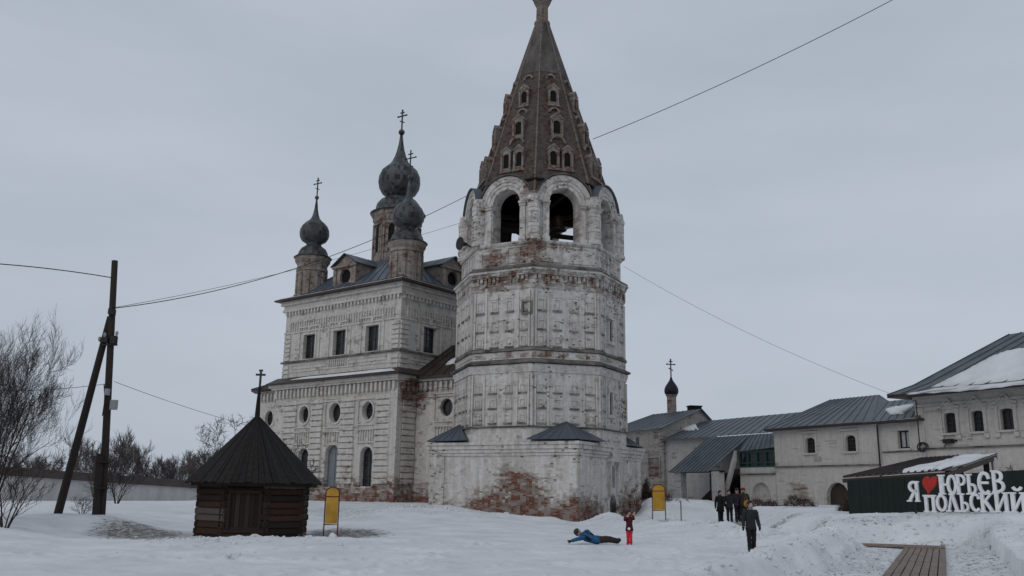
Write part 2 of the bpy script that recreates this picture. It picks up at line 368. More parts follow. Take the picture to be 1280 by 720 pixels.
def ground(x, y):
    dd, na, Z = GX; b = (math.atan2(x,y)+math.radians(48))/math.radians(96)*(na-1); a = int(np.searchsorted(dd, y))-1; b = min(max(int(b),0),na-2); t = (y-dd[a])/(dd[a+1]-dd[a])
    return float((Z[a,b]*(1-t)+Z[a+1,b]*t+Z[a,b+1]*(1-t)+Z[a+1,b+1]*t)/2)
def foot(px, py, Y):
    # where the line of sight through the pixel meets the snow, near distance Y
    best = None
    for y in np.arange(Y-1.2, Y+3, .04):
        p = at_y(px,py,y); d = p.z-ground(p.x,y)
        if best is not None and best > 0 >= d: return Vector((p.x, y, ground(p.x,y)))
        best = d
    p = at_y(px,py,Y); return Vector((p.x, Y, ground(p.x,Y)))
def make_ground():
    na, nd = 620, 520
    ang = np.linspace(-math.radians(48), math.radians(48), na)
    dd = np.concatenate([[.5,2,4], np.geomspace(5, 64, nd-40), np.geomspace(66, 2600, 37)])
    A, D = np.meshgrid(ang, dd); Y = D; X = D*np.tan(A)
    Z = ground_np(X, Y)
    Z[D > 120] = .3*np.clip((400-D[D>120])/280,0,1)
    p0 = np.array([8.13,18.6]); dr = np.array([5.4,11.4])/12.61
    al = (X-p0[0])*dr[0]+(Y-p0[1])*dr[1]; ac = (X-p0[0])*dr[1]-(Y-p0[1])*dr[0]
    sm = lambda t: np.clip(t,0,1)**2*(3-2*np.clip(t,0,1))
    wob = .3*np.sin(al*1.1)+.16*np.sin(al*2.3+1)
    lft = .60*sm((-ac-1.7+wob*.5)/.75)*np.exp(-np.clip((-ac-2.45)/1.0,0,9)**2)*sm((11.6+.2*wob-al)/1.1)
    rgt = .68*sm((ac-1.85+wob*.5)/.8)*sm((16-al)/3)
    Z = np.where(D < 60, np.maximum(Z, np.maximum(lft, rgt)+Z*.2), Z)
    floor_ = ((np.abs(ac) < 1.8) & (al < 13.3) & (al > -20)) | ((al > 11.7) & (al < 13.3) & (ac < 1.8) & (ac > -7)); Z[floor_] *= .25
    # lumps: noise strongest on the shovelled banks
    B = np.abs(np.gradient(Z, axis=0))+np.abs(np.gradient(Z, axis=1))*.6
    for _ in range(10): B = (B+np.roll(B,1,0)+np.roll(B,-1,0)+np.roll(B,1,1)+np.roll(B,-1,1))/5
    amp = np.clip(B*7, 0, 1); amp[floor_] *= .3
    for a in range(Z.shape[0]):
        if dd[a] > 70: break
        for b in range(Z.shape[1]):
            x, y = X[a,b], Y[a,b]
            n = mnoise.noise((x*.9,y*.9,0)); m = mnoise.noise((x*2.7,y*2.7,5)); k = mnoise.noise((x*6.5,y*6.5,9))
            path = 1
            Z[a,b] += (.035+.10*amp[a,b])*n+(.022+.11*amp[a,b])*m+(.010+.05*amp[a,b])*k
    # the path of the boardwalk is level
    on = (al > -16) & (al < 12.2) & (np.abs(ac) < .68); Z[on] = -.03
    on = (al > 11.8) & (al < 13.2) & (ac < .8) & (ac > -4.2); Z[on] = np.minimum(Z[on],.02)
    # footprints: winding trails of dents
    rt_ = np.random.default_rng(12)
    for (xa,ya,xb,yb) in ((-3,9,6,30),(3,8,2.5,28),(-8,12,1,29),(6,26,-9,24),(9,26,2,44),(-6,28,9,27),(8,25,12,46),(-12,20,3,22),(4,14,9,40),(1,33,11,36),(-2,18,5,27),(-14,26,-4,30)):
        n_ = int(math.hypot(xb-xa,yb-ya)/.55)
        for i in range(n_):
            t = i/n_; fx = xa+(xb-xa)*t+1.2*math.sin(t*7+xa)+rt_.normal()*.07+(.13 if i%2 else -.13); fy = ya+(yb-ya)*t+rt_.normal()*.08
            aa = int(np.searchsorted(dd, fy)); bb = int((math.atan2(fx,fy)+math.radians(48))/math.radians(96)*(na-1)); r_ = max(2,int(.35/max(dd[min(aa+1,len(dd)-1)]-dd[aa],.02)))+2; c_ = int(.35/(fy*math.radians(96)/na))+2
            sl = np.s_[max(aa-r_,0):aa+r_, max(bb-c_,0):bb+c_]
            q_ = ((X[sl]-fx)/.13)**2+((Y[sl]-fy)/.2)**2; Z[sl] += -.10*np.exp(-q_)+.035*np.exp(-((np.sqrt(q_)-1.7)/.5)**2)
    dirt = np.zeros_like(Z); S = 640+1140*X/Y
    def el(s0,d0,ws,wd,k): 
        q = ((S-s0)/ws)**2+((Y-d0)/wd)**2; dirt[:] = np.maximum(dirt, k*np.clip(1.25-q,0,1)**1.3)
    el(185,32,75,4.5,1.1); el(1110,32.2,150,.7,.25); el(960,39,60,2.5,.7); el(1010,34,40,1.6,.6); el(860,47,70,4,1.0); el(440,33.5,60,5,1.1); el(440,47,60,7,.35); el(520,52,40,4,.5); el(600,50,60,3,.3); el(900,46,60,4,.95); el(840,48,40,5,.85); el(1000,33.5,60,2,.5); el(1130,33.4,130,1.2,.4)
    el(1010,51,60,3,.4); el(700,49,60,2,.3); el(1230,29,40,3,.3); el(1160,30.5,90,1.0,.4)
    pth = (np.abs(ac) < 1.8) & (al > -16) & (al < 13); dirt[pth] = np.maximum(dirt[pth], .42)
    global GX; GX = (dd.copy(), na, Z.copy())
    vs = np.stack([X,Y,Z],-1).reshape(-1,3)
    idx = np.arange(na*len(dd)).reshape(len(dd),na)
    f = np.stack([idx[:-1,:-1],idx[:-1,1:],idx[1:,1:],idx[1:,:-1]],-1).reshape(-1,4)
    me = bpy.data.meshes.new('snow_ground'); me.from_pydata(vs.tolist(), [], f.tolist())
    at = me.attributes.new('dirt','FLOAT','POINT'); at.data.foreach_set('value', dirt.reshape(-1).astype(np.float32))
    me.polygons.foreach_set('use_smooth', [True]*len(me.polygons)); me.materials.append(M_snow)
    o = bpy.data.objects.new('snow_ground', me); link(o, None, Matrix.Identity(4)); o['kind'] = 'structure'
make_ground()
# wide plain of snow below and round the sculpted sheet
mb = MB(); mb.add([(-3500,-3000,-.35),(3500,-3000,-.35),(3500,4000,-.35),(-3500,4000,-.35)], [(0,1,2,3)]); mb.build('snow_plain', M_rsnow, kind='structure')

# ------------------------------------------------------------------ shared builders
def roof_strips(parent, a, b, c, d, n, mat, name='roof_sheet', t=.03, rib=.05, gap=.0):
    """a-b eave (left to right), d-c ridge; n sheets with a standing seam each"""
    a,b,c,d = map(Vector,(a,b,c,d)); nr = (b-a).cross(d-a)
    if nr.length < 1e-6: nr = (b-a).cross(c-a)
    nr.normalize()
    if nr.z < 0: nr = -nr
    for i in range(n):
        f0, f1 = i/n, (i+1)/n
        p = [a.lerp(b,f0), a.lerp(b,f1), d.lerp(c,f1), d.lerp(c,f0)]
        off = nr*random.uniform(0,.012); m = MB(); m.slab([q+off for q in p], nr, t)
        e = (b-a).normalized()*.035
        q0, q1 = p[0], p[3]
        m.hexa([q0+off,q0+e+off,q1+e*.6+off,q1+off, q0+nr*(t+rib)+off,q0+e+nr*(t+rib)+off,q1+e*.6+nr*(t+rib)+off,q1+nr*(t+rib)+off])
        m.build(name, mat, parent)
def snow_patch(parent, a, b, c, d, pts, t=.12, name='roof_snow'):
    """pts: (s,t) outline on quad a-b (eave) d-c (ridge)"""
    a,b,c,d = map(Vector,(a,b,c,d)); nr = (b-a).cross(d-a).normalized()
    if nr.z < 0: nr = -nr
    P = []; k = len(pts)
    for i in range(k):
        p, q = Vector(pts[i]), Vector(pts[(i+1)%k]); m = 6
        for j in range(m):
            r = p.lerp(q, j/m); e = Vector((random.uniform(-1,1),random.uniform(-1,1)))*.012
            P.append(r+(e if j else e*.3))
    cen = sum(P, Vector((0,0)))/len(P)
    W = lambda s,h: a.lerp(b,s.x).lerp(d.lerp(c,s.x), s.y)+nr*h
    mb = MB(); n = len(P)
    vs = [W(p,.03) for p in P]+[W(p.lerp(cen,.05),t*.7+.03) for p in P]+[W(p.lerp(cen,.25),t+.03+random.uniform(-.02,.02)) for p in P]+[W(cen,t+.03)]
    fs = [(r*n+i,r*n+(i+1)%n,(r+1)*n+(i+1)%n,(r+1)*n+i) for r in range(2) for i in range(n)]+[(2*n+i,2*n+(i+1)%n,3*n) for i in range(n)]
    mb.add(vs, fs); return mb.build(name, M_rsnow, parent, smooth=True)
def window(parent, F, u0, u1, v0, v1, shape='rect', depth=.35, bars=(1,3), mat=M_glass, fmat=None, sill=None, n=0, trim=None):
    fmat = fmat or M_wfr
    if shape == 'rect': lp = rect(u0,u1,v0,v1)
    elif shape == 'arch': lp = arch(u0,u1,v0,v1)
    elif shape == 'low': lp = arch(u0,u1,v0,v1,10,.45)
    else: lp = oval((u0+u1)/2,(v0+v1)/2,(u1-u0)/2,(v1-v0)/2)
    m = MB(); m.add([F.p(u,v,n-depth+.02) for u,v in lp], [tuple(range(len(lp)))])
    m.add([F.p(u,v,n-depth+.01) for u,v in lp], [tuple(range(len(lp)))[::-1]])
    wd = m.build('window', mat, parent)
    m = MB(); t = .05
    cx = (u0+u1)/2; cv = (v0+v1)/2; k = len(lp)
    inner = [(cx+(u-cx)*(1-2*t/(u1-u0)), cv+(v-cv)*(1-2*t/(v1-v0))) for u,v in lp]
    for i in range(k):
        j = (i+1)%k
        m.add([F.p(*lp[i],n-depth+.02),F.p(*lp[j],n-depth+.02),F.p(*inner[j],n-depth+.02),F.p(*inner[i],n-depth+.02),
               F.p(*lp[i],n-depth+.08),F.p(*lp[j],n-depth+.08),F.p(*inner[j],n-depth+.08),F.p(*inner[i],n-depth+.08)], [(4,5,6,7),(3,7,6,2),(0,4,7,3)])
    nu, nv = bars; e = .02
    for i in range(1,nu+1):
        q = u0+(u1-u0)*i/(nu+1); top = v1-(.0 if shape=='rect' else (u1-u0)*.1); m.box(F, q-e,q+e, v0+.02, top-.03, n-depth+.022, n-depth+.06)
    for i in range(1,nv+1):
        q = v0+(v1-v0)*i/(nv+1); ww = 0
        if shape == 'oval': ww = (u1-u0)/2*(1-math.sqrt(max(0,1-((q-cv)/((v1-v0)/2))**2)))
        if shape == 'arch' and q > v1-(u1-u0)/2: ww = (u1-u0)/2*(1-math.sqrt(max(0,1-((q-v1+(u1-u0)/2)/((u1-u0)/2))**2)))
        m.box(F, u0+ww+.02, u1-ww-.02, q-e, q+e, n-depth+.024, n-depth+.055)
    m.build('frame', fmat, wd)
    if sill:
        m = MB(); m.box(F, u0-.12,u1+.12, v0-.12, v0-.003, n-.05, n+.14); m.build('sill', sill, wd)
    return lp
def ortho_cross(parent, base, h, mat, yaw=0, r=.035, slant=True):
    m = MB(); F = Frame((base[0],base[1]), (math.cos(yaw), math.sin(yaw))); z = base[2]
    m.box(F, -r, r, z, z+h, -r, r)
    m.box(F, -h*.24, h*.24, z+h*.70, z+h*.70+2*r, -r*.9, r*.9)
    m.box(F, -h*.11, h*.11, z+h*.86, z+h*.86+2*r, -r*.9, r*.9)
    a = h*.13; q = z+h*.42
    m.hexa([F.p(a,q-a*.45,-r*.9),F.p(a,q-a*.45,r*.9),F.p(-a,q+a*.45,r*.9),F.p(-a,q+a*.45,-r*.9)][::-1]+[F.p(a,q-a*.45+2*r,-r*.9),F.p(a,q-a*.45+2*r,r*.9),F.p(-a,q+a*.45+2*r,r*.9),F.p(-a,q+a*.45+2*r,-r*.9)][::-1])
    for (u,v) in ((-h*.24,z+h*.70+r),(h*.24,z+h*.70+r),(0,z+h)): m.blob(F.p(u,v,0), r*1.9, 6, 4)
    return m.build('cross', mat, parent)
def onion_profile(R, H, neck, tip):
    # lower neck, belly, ogee, spike
    pts = [(neck,0),(neck*1.02,H*.02)]
    key = [(0,neck),(.05,R*.80),(.12,R*.97),(.2,R),(.28,R*.97),(.36,R*.84),(.43,R*.62),(.5,R*.42),(.6,R*.26),(.75,R*.13),(1,tip)]
    zs = [k[0] for k in key]; rs = [k[1] for k in key]
    for i in range(1,33):
        t = i/32; pts.append((float(np.interp(t,zs,rs)), t*H))
    for _ in range(1):
        p = pts[:]; 
        for i in range(2,len(p)-1): pts[i] = ((p[i-1][0]+2*p[i][0]+p[i+1][0])/4, p[i][1])
    return pts
M_wfr = plain('old_window_wood', (.05,.042,.038), .7)

# ------------------------------------------------------------------ bell tower
TX, TY, PHI = 1.841, 56.932, -29.0
def TF(k, R, half=0):     # frame of octagon face k; k=0 is the face left of the near edge
    a = R_(PHI+45*k+half); ap = R*math.cos(R_(22.5)); return Frame((TX+ap*math.sin(a), TY-ap*math.cos(a)), (math.cos(a), math.sin(a)))
def TV(k, R, z):          # vertex between face k and k+1
    a = R_(PHI+22.5+45*k); return Vector((TX+R*math.sin(a), TY-R*math.cos(a), z))
F0 = TF(0, 5.45); zt = lambda y, x=630, R=5.45: TF(0,R).px(x,y)[1]
def sp(F, x, y, r, k): p = F.P(x,y); return (tuple(p), r, k)
ZC = 4.42
FS = Frame(TF(0,1).O, TF(0,1).U); FS = TF(0, 4.92/math.cos(R_(22.5))); FE = TF(2, 4.92/math.cos(R_(22.5)))   # square's two seen faces
M_tower = plaster('tower_whitewash', WA, WB, -.2, .10, .0, grime=.45, band=((16.4,21.2,.045),(13.3,14.6,.09),(15.4,16.6,.05),(9.2,9.6,.09)),
    spots=(sp(FS,645,632,2.5,.25), sp(FS,600,640,1.6,.22), sp(FS,690,655,3,.12), sp(FE,728,648,1.6,.22), sp(FE,790,645,2.9,.22), sp(FE,745,648,1.8,.14), sp(F0,664,315,1.6,.24), sp(F0,625,335,1.6,.16), sp(F0,662,232,1.2,.2), sp(F0,612,325,.9,.16), sp(F0,695,340,1.2,.12), sp(F0,720,345,1.4,.14), sp(FS,632,596,1.1,.12)))
M_tent = plaster('spire_masonry', (.045,.035,.03), (.26,.225,.20), 0, 0, .12, grime=1.0, brick2=(.20,.065,.038))
M_tentd = plaster('spire_frame_masonry', (.07,.057,.05), (.42,.385,.355), 0, 0, .135, grime=1.2, brick2=(.17,.065,.04))
M_inner = simple('grimy_shaded_inner_brick', (.035,.03,.028), (.10,.085,.078), 2, bump=.02)  # grimy brick, with the shade inside the belfry put into its colour
M_tenttop = simple('spire_mossy_top', (.05,.043,.04), (.13,.115,.108), 1.2, (1,1,.5), .9, .03)
M_ledge = simple('mossy_ledge', (.055,.05,.044), (.20,.185,.17), 1.1, (1,1,1), .95, .02)
bt = thing('bell_tower', 'tall octagonal whitewashed brick bell tower with pointed tent spire and peeling brick foot', 'bell tower', (TX,TY,0))
B0 = PHI+45  # direction of corner B
def sq(r, z):   # the four corners of the square base
    return [Vector((TX+r*math.sin(R_(PHI-45+90*i)), TY-r*math.cos(R_(PHI-45+90*i)), z)) for i in range(4)]
SQ = 6.86; mb = MB()
half = SQ/math.sqrt(2)
def sqface(j, ex=0): a = R_(PHI+90*j); return Frame((TX+(half+ex)*math.sin(a), TY-(half+ex)*math.cos(a)), (math.cos(a), math.sin(a)))
# walls of the base with doorway niche on the right face
SF, SE = sqface(0), sqface(1)
dl, dr_ = SE.px(762.5,600)[0], SE.px(768,600)[0]
for j in range(4):
    F = sqface(j)
    if j == 1:
        u0, v0 = F.px(760.5,622); u1, v1 = F.px(772,583); c = (u0+u1)/2
        holes = [arch(c-.5,c+.5,.35,1.5), arch(c-.32,c+.32,1.9,3.2)]
        wall(mb, F, rect(-half,half,-.6,ZC), holes, .55)
    else: wall(mb, F, rect(-half,half,-.6,ZC), [], .3)
mb.build('base_wall', M_tower, bt)
# thin pier at corner A and buttress strips
m = MB()
for j in range(4):
    F = sqface(j); m.box(F, -half-.02, -half+1.0, -.6, 3.6, 0, .06); m.box(F, half-.75, half+.02, -.6, 3.6, 0, .05)
m.build('corner_pier', M_tower, bt)
m = MB()
for j in range(4):
    F = sqface(j)
    for n0,v0,v1 in ((.07,3.62,3.78),(.13,3.79,3.98),(.2,3.99,4.22),(.27,4.23,4.40)):
        m.box(F, -half-n0+.002*j, half+n0-.002*j, v0+.002*j, v1, -.1, n0)
m.build('base_cornice', M_tower, bt)
# doorway on the right face: grille, pediment and little arched niches at the foot
F = sqface(1); u0,_ = F.px(760.5,622); u1,_ = F.px(772,583); cdoor = (u0+u1)/2
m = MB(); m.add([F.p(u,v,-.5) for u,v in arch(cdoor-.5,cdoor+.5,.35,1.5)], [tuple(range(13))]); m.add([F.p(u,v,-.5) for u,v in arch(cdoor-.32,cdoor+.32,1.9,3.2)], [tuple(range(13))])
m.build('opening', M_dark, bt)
m = MB()
for i in range(6): m.box(F, cdoor-.5+i*.2-.015, cdoor-.5+i*.2+.015, .36, 1.05, -.05, -.02)
m.box(F, cdoor-.55, cdoor+.55, 1.02, 1.06, -.06, -.01); m.box(F, cdoor-.55, cdoor+.55, .62, .66, -.06, -.01); m.build('grille', M_iron, bt)
m = MB()
for s_ in (-1,1):
    m.box(F, cdoor+s_*.62-.12, cdoor+s_*.62+.12, 1.6, 3.25, 0, .16); m.box(F, cdoor+s_*.62-.17, cdoor+s_*.62+.17, 3.25, 3.42, 0, .24); m.box(F, cdoor+s_*.62-.16, cdoor+s_*.62+.16, 1.5, 1.62, 0, .22)
m.box(F, cdoor-.95, cdoor+.95, 3.42, 3.60, 0, .28)
a = arch(cdoor-.62,cdoor+.62,3.6,4.55); m.slab([F.p(u,v,.02) for u,v in a], F.N, .24); m.box(F, cdoor-.6, cdoor+.6, 4.66, 4.8, 0, .26)
m.slab([F.p(cdoor-.42,4.8,.02),F.p(cdoor+.42,4.8,.02),F.p(cdoor,5.25,.02)], F.N, .2)
m.build('door_surround', M_tower, bt)
for sx in (741,783):
    u,_ = F.px(sx,630); m = MB()
    m.box(F, u-.45,u-.32,-.1,1.15,0,.2); m.box(F, u+.32,u+.45,-.1,1.15,0,.2)
    m.slab([F.p(u-.5,1.15,.02),F.p(u+.5,1.15,.02),F.p(u,1.95,.02)], F.N, .2); m.box(F, u-.12,u+.12,-.1,1.1,0,.12); m.build('foot_niche', M_tower, bt)
# stone ledge on the left face and small holes
F = sqface(0); u0,v0 = F.px(611,543); u1,_ = F.px(645,543)
m = MB(); m.box(F, u0,u1, ZC+.02, ZC+.2, -.1, .18); m.build('stone_ledge', M_tower, bt)

# octagon levels
zs_sq = ZC; ZL = zt(533.5); rows_lo = [(zt(530)+.02, zt(517)), (zt(511), zt(498)), (zt(492), zt(480))]
Zb0, Zb1, Zb2, Zb3 = zt(466), zt(453), zt(440.5), zt(436)
rows_up = [(zt(434.5), zt(420)), (zt(414), zt(400)), (zt(390.5), zt(374))]
Zd0, Zd1, Zu = zt(360), zt(346), zt(334)
Zp = zt(304, 632, 5.25); Zbf = Zp
R1, R2, R3 = 5.42, 5.36, 5.22
w_ = lambda R: 2*R*math.sin(R_(22.5))
m = MB()
rot = R_(PHI+22.5)
m.lathe([(5.45,ZC-.3),(5.45,ZL),(R1,ZL+.01),(R1,Zb0),(R1,Zb1),(R2,Zb2),(R2,Zd1),(R3,Zu),(R3,Zp)], (TX,TY,0), 8, rot)
m.build('octagon_wall', M_tower, bt)
def belt(name, prof, mat):
    m = MB(); m.lathe(prof, (TX,TY,0), 8, rot); return m.build(name, mat, bt)
belt('foot_ledge', [(5.3,ZL-.06),(5.58,ZL-.04),(5.60,ZL+.03),(5.3,ZL+.06)], M_ledge)
belt('belt_moulding', [(5.3,Zb0-.1),(5.50,Zb0),(5.56,Zb0+.2),(5.60,Zb0+.32),(5.60,Zb1-.16),(5.40,Zb1-.15)], M_tower)
belt('belt_ledge', [(5.3,Zb1-.14),(5.76,Zb1-.1),(5.79,Zb1+.0),(5.46,Zb1+.16),(5.3,Zb1+.16)], M_ledge)
belt('belt_band', [(5.3,Zb1+.17),(5.46,Zb1+.17),(5.46,Zb2-.05),(5.52,Zb2),(5.3,Zb2+.03)], M_tower)
belt('panel_ledge', [(5.3,Zb2+.04),(5.56,Zb2+.05),(5.52,Zb3),(5.3,Zb3+.04)], M_ledge)
belt('upper_moulding', [(5.3,Zd0-.2),(5.44,Zd0-.1),(5.50,Zd0),(5.52,Zd0+.1),(5.3,Zd0+.1)], M_tower)
belt('upper_cornice', [(5.2,Zd1-.02),(5.56,Zd1),(5.62,Zd1+.15),(5.62,Zd1+.22),(5.70,Zd1+.24),(5.74,Zu-.25),(5.4,Zu-.1),(5.2,Zu-.1)], M_tower)
belt('upper_ledge', [(5.2,Zu-.12),(5.5,Zu-.12),(5.66,Zu-.2),(5.68,Zu-.1),(5.30,Zu+.12),(5.2,Zu+.12)], M_ledge)
belt('parapet_coping', [(5.0,Zp-.2),(5.30,Zp-.18),(5.38,Zp-.08),(5.38,Zp+.02),(5.0,Zp+.06)], M_tower)
me_panel = unit_mesh('wall_panel', M_tower, 'panel', simple('stained_sill', (.10,.085,.07), (.30,.275,.25), 1.7, lo=.4, hi=.6)); me_dent = unit_mesh('brick_dentil', M_tower, 'dentil'); me_block = unit_mesh('block', M_tower)
for k in range(-2,4):
    FL_, FU_, FP_ = TF(k,R1), TF(k,R2), TF(k,R3); W = w_(R1)
    if k == 2:
        pass
    # corner pilasters as pairs of strips and the strips round the middle
    m = MB()
    for F_,z0,z1,Wd in ((FL_,ZL+.05,Zb0-.1,w_(R1)),(FU_,Zb3+.05,Zd0-.22,w_(R2))):
        for s_ in (-1,1):
            m.box(F_, s_*Wd/2-.08 if s_<0 else Wd/2-.05, s_*Wd/2+.05 if s_<0 else Wd/2+.08, z0, z1, -.1, .09)
            c = s_*Wd*.268; m.box(F_, c-.07, c+.07, z0, z1, -.02, .07)
            c = s_*Wd*.455; m.box(F_, c-.05, c+.05, z0, z1, -.02, .11)
    m.build('pilaster', M_tower, bt)
    for F_,rws,pw in ((FL_,rows_lo,.62),(FU_,rows_up,.6)):
        for v0,v1 in rws:
            for c in ((-.365,-.125,.125,.365) if k != 2 else (-.365,.365)):
                piece('wall_panel', me_panel, bt, F_, c*W-pw/2*.85, c*W+pw/2*.85, v0, v1, -.01, .09)
    # top row of small kokoshnik arches
    m = MB()
    for c in (-.125,.125):
        a = arch(c*W-.3,c*W+.3,rows_up[2][1]+.02,rows_up[2][1]+.4,8); m.slab([FU_.p(u,v,-.01) for u,v in a], FU_.N, .07)
    m.build('kokoshnik', M_tower, bt)
    # dentils below the upper cornice, many broken away
    n = 15; Wd = w_(5.5)
    for i in range(n):
        if random.random() < .12: continue
        u = -Wd/2+Wd*(i+.5)/n; h = random.choice((.5,.5,.32,.2))
        piece('dentil', me_dent, bt, FU_, u-.085, u+.085, Zd1-.06-h, Zd1-.03, -.05, .16)
    # parapet panels
    m = MB()
    for c,pw in ((-.22,1.35),(.22,1.35)):
        c *= W; t = .06; v0,v1 = Zu+.25, Zp-.3
        for a in ((c-pw/2,c+pw/2,v0,v0+t),(c-pw/2,c+pw/2,v1-t,v1),(c-pw/2,c-pw/2+t,v0+t,v1-t),(c+pw/2-t,c+pw/2,v0+t,v1-t)): m.box(FP_, *a, -.02, .06)
        a = arch(c-.2,c+.2,v0+.22,v1-.15,8); m.slab([FP_.p(u,v,-.01) for u,v in a], FP_.N, .05)
    m.build('parapet_panel', M_tower, bt)
# slit windows on the right face
for F_,R,y0,y1 in ((TF(2,R1),R1,518,493),(TF(2,R2),R2,427,402)):
    u,v0 = F_.px(762,y0); _,v1 = F_.px(762,y1)
    m = MB(); m.add([F_.p(a,b,.012) for a,b in rect(u-.22,u+.22,v0,v1)], [(0,1,2,3)]); wd = m.build('slit_window', M_glass, bt)
    m = MB()
    m.box(F_,u-.4,u-.23,v0-.05,v1+.1,-.02,.13); m.box(F_,u+.23,u+.4,v0-.05,v1+.1,-.02,.13); m.box(F_,u-.5,u+.5,v0-.22,v0-.05,-.02,.2); m.box(F_,u-.45,u+.45,v1+.1,v1+.22,-.02,.17)
    m.slab([F_.p(u-.42,v1+.22,0),F_.p(u+.42,v1+.22,0),F_.p(u,v1+.85,0)], F_.N, .12); m.build('frame', M_tower, wd)
# odd square niche near the edge of the left face
u,v = TF(0,R2).px(660,384); m = MB(); F_ = TF(0,R2)
for a in ((u-.36,u+.36,v-.42,v-.3),(u-.36,u-.26,v-.3,v+.3),(u+.26,u+.36,v-.3,v+.3),(u-.36,u+.36,v+.3,v+.38)): m.box(F_,*a,0,.17)
m.build('niche_frame', M_ledge, bt)
# corner roofs of the square base
for i,kk in enumerate((-1,1,3,5)):
    F_ = TF(kk, 5.45); W = w_(5.45); zp_ = F0.px(0,0)[1]*0+TF(1,5.45).px(705,528)[1]; ov = .25
    C_ = Vector((TX+(SQ+ov)*math.sin(R_(PHI+45*kk)), TY-(SQ+ov)*math.cos(R_(PHI+45*kk)), ZC+.06))
    a_, b_ = F_.p(-W/2-.1, ZC+.08, .0), F_.p(W/2+.1, ZC+.08, .0); sh = .32
    na, nb = sqface((kk-1)//2).N*.32, sqface((kk+1)//2).N*.32
    a2, b2 = a_+na, b_+nb; Pk = F_.p(0, zp_, .05)
    C2 = C_
    roof_strips(bt, a2, C2, Pk, Pk, 5, M_slate, t=.03, rib=.03)
    roof_strips(bt, C2, b2, Pk, Pk, 5, M_slate, t=.03, rib=.03)
    m = MB(); m.add([a2,C2,b2,Pk,a_,b_], [(0,2,1),(0,4,3),(2,3,5),(0,4,5,2)]); m.build('roof_underside', M_slate, bt)

# belfry: eight thick piers and arches, open right through
ZB1 = Zp; FB = lambda k: TF(k, 5.06)
WB_ = w_(5.06); hw = .95
u_, zsp = FB(0).px(636,252); _, ztp = FB(0).px(636,236.5); _, zk = FB(0).px(636,220.5)
zsp = ztp-hw; ro = zk-zsp
m = MB(); m2i = MB()
for k in range(8):
    F_ = FB(k); n = 14; Wh = WB_/2
    zval = zsp+.35
    ra = min(ro, Wh*.99)
    outer = [(-Wh,ZB1),(Wh,ZB1),(Wh,zval)]+[(ra*math.cos(t), zsp+ (ro)*math.sin(t)) for t in np.linspace(math.asin(.35/ro)+.05, math.pi-math.asin(.35/ro)-.05, n)]+[(-Wh,zval)]
    wall(m, F_, outer, [arch(-hw,hw,ZB1+.04,ztp,14)], 1.0, back=True)
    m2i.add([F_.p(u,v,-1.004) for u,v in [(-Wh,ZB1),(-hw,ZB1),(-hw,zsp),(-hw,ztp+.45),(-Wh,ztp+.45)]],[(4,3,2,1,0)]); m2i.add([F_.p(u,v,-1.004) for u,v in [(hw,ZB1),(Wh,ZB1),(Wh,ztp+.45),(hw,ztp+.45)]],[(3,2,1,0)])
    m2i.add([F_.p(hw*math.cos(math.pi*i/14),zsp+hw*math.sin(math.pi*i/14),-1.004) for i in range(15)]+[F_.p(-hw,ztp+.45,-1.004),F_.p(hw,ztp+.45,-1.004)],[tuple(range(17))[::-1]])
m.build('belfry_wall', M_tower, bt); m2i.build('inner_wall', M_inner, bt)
for k in range(-2,4):
    F_ = FB(k); m = MB()
    # archivolt: three steps
    for r0_,r1_,nn in ((hw+.02,hw+.22,.04),(hw+.24,hw+.44,.08),(hw+.46,ro-.02,.12)):
        for i in range(14):
            t0, t1 = math.pi*i/14, math.pi*(i+1)/14; q = [(r*math.cos(t), zsp+r*math.sin(t)) for r,t in ((r0_,t0),(r1_,t0),(r1_,t1),(r0_,t1))]
            m.slab([F_.p(u,v,-.02) for u,v in q], F_.N, nn)
    m.build('archivolt', M_tower, bt)
    m = MB()
    for s_ in (-1,1):
        for z0,z1,nn,x0,x1 in ((ZB1+.05,ZB1+.3,.2,.02,.5),(ZB1+.3,zsp-.28,.1,.05,.42),(zsp-.28,zsp-.12,.16,.03,.47),(zsp-.12,zsp+.02,.22,.0,.52)):
            a, b = s_*(hw+x0), s_*(hw+x1); m.box(F_, min(a,b), max(a,b), z0, z1, -.02, nn)
    m.build('impost', M_tower, bt)
    # metal hood over the arch
    m = MB()
    for i in range(12):
        t0, t1 = math.pi*(.06+.88*i/12), math.pi*(.06+.88*(i+1)/12)
        q = [(ro*1.0*math.cos(t)*1.04, zsp+(ro+.02)*math.sin(t)) for t in (t0,t1)]; q2 = [(ro*math.cos(t)*1.04, zsp+(ro+.09)*math.sin(t)) for t in (t0,t1)]
        P8 = [F_.p(*q[0],-.35),F_.p(*q[0],.24),F_.p(*q[1],.24),F_.p(*q[1],-.35),F_.p(*q2[0],-.35),F_.p(*q2[0],.24),F_.p(*q2[1],.24),F_.p(*q2[1],-.35)]
        m.hexa(P8)
    m.build('arch_hood', M_slate if k in (-1,2) else M_ledge, bt)
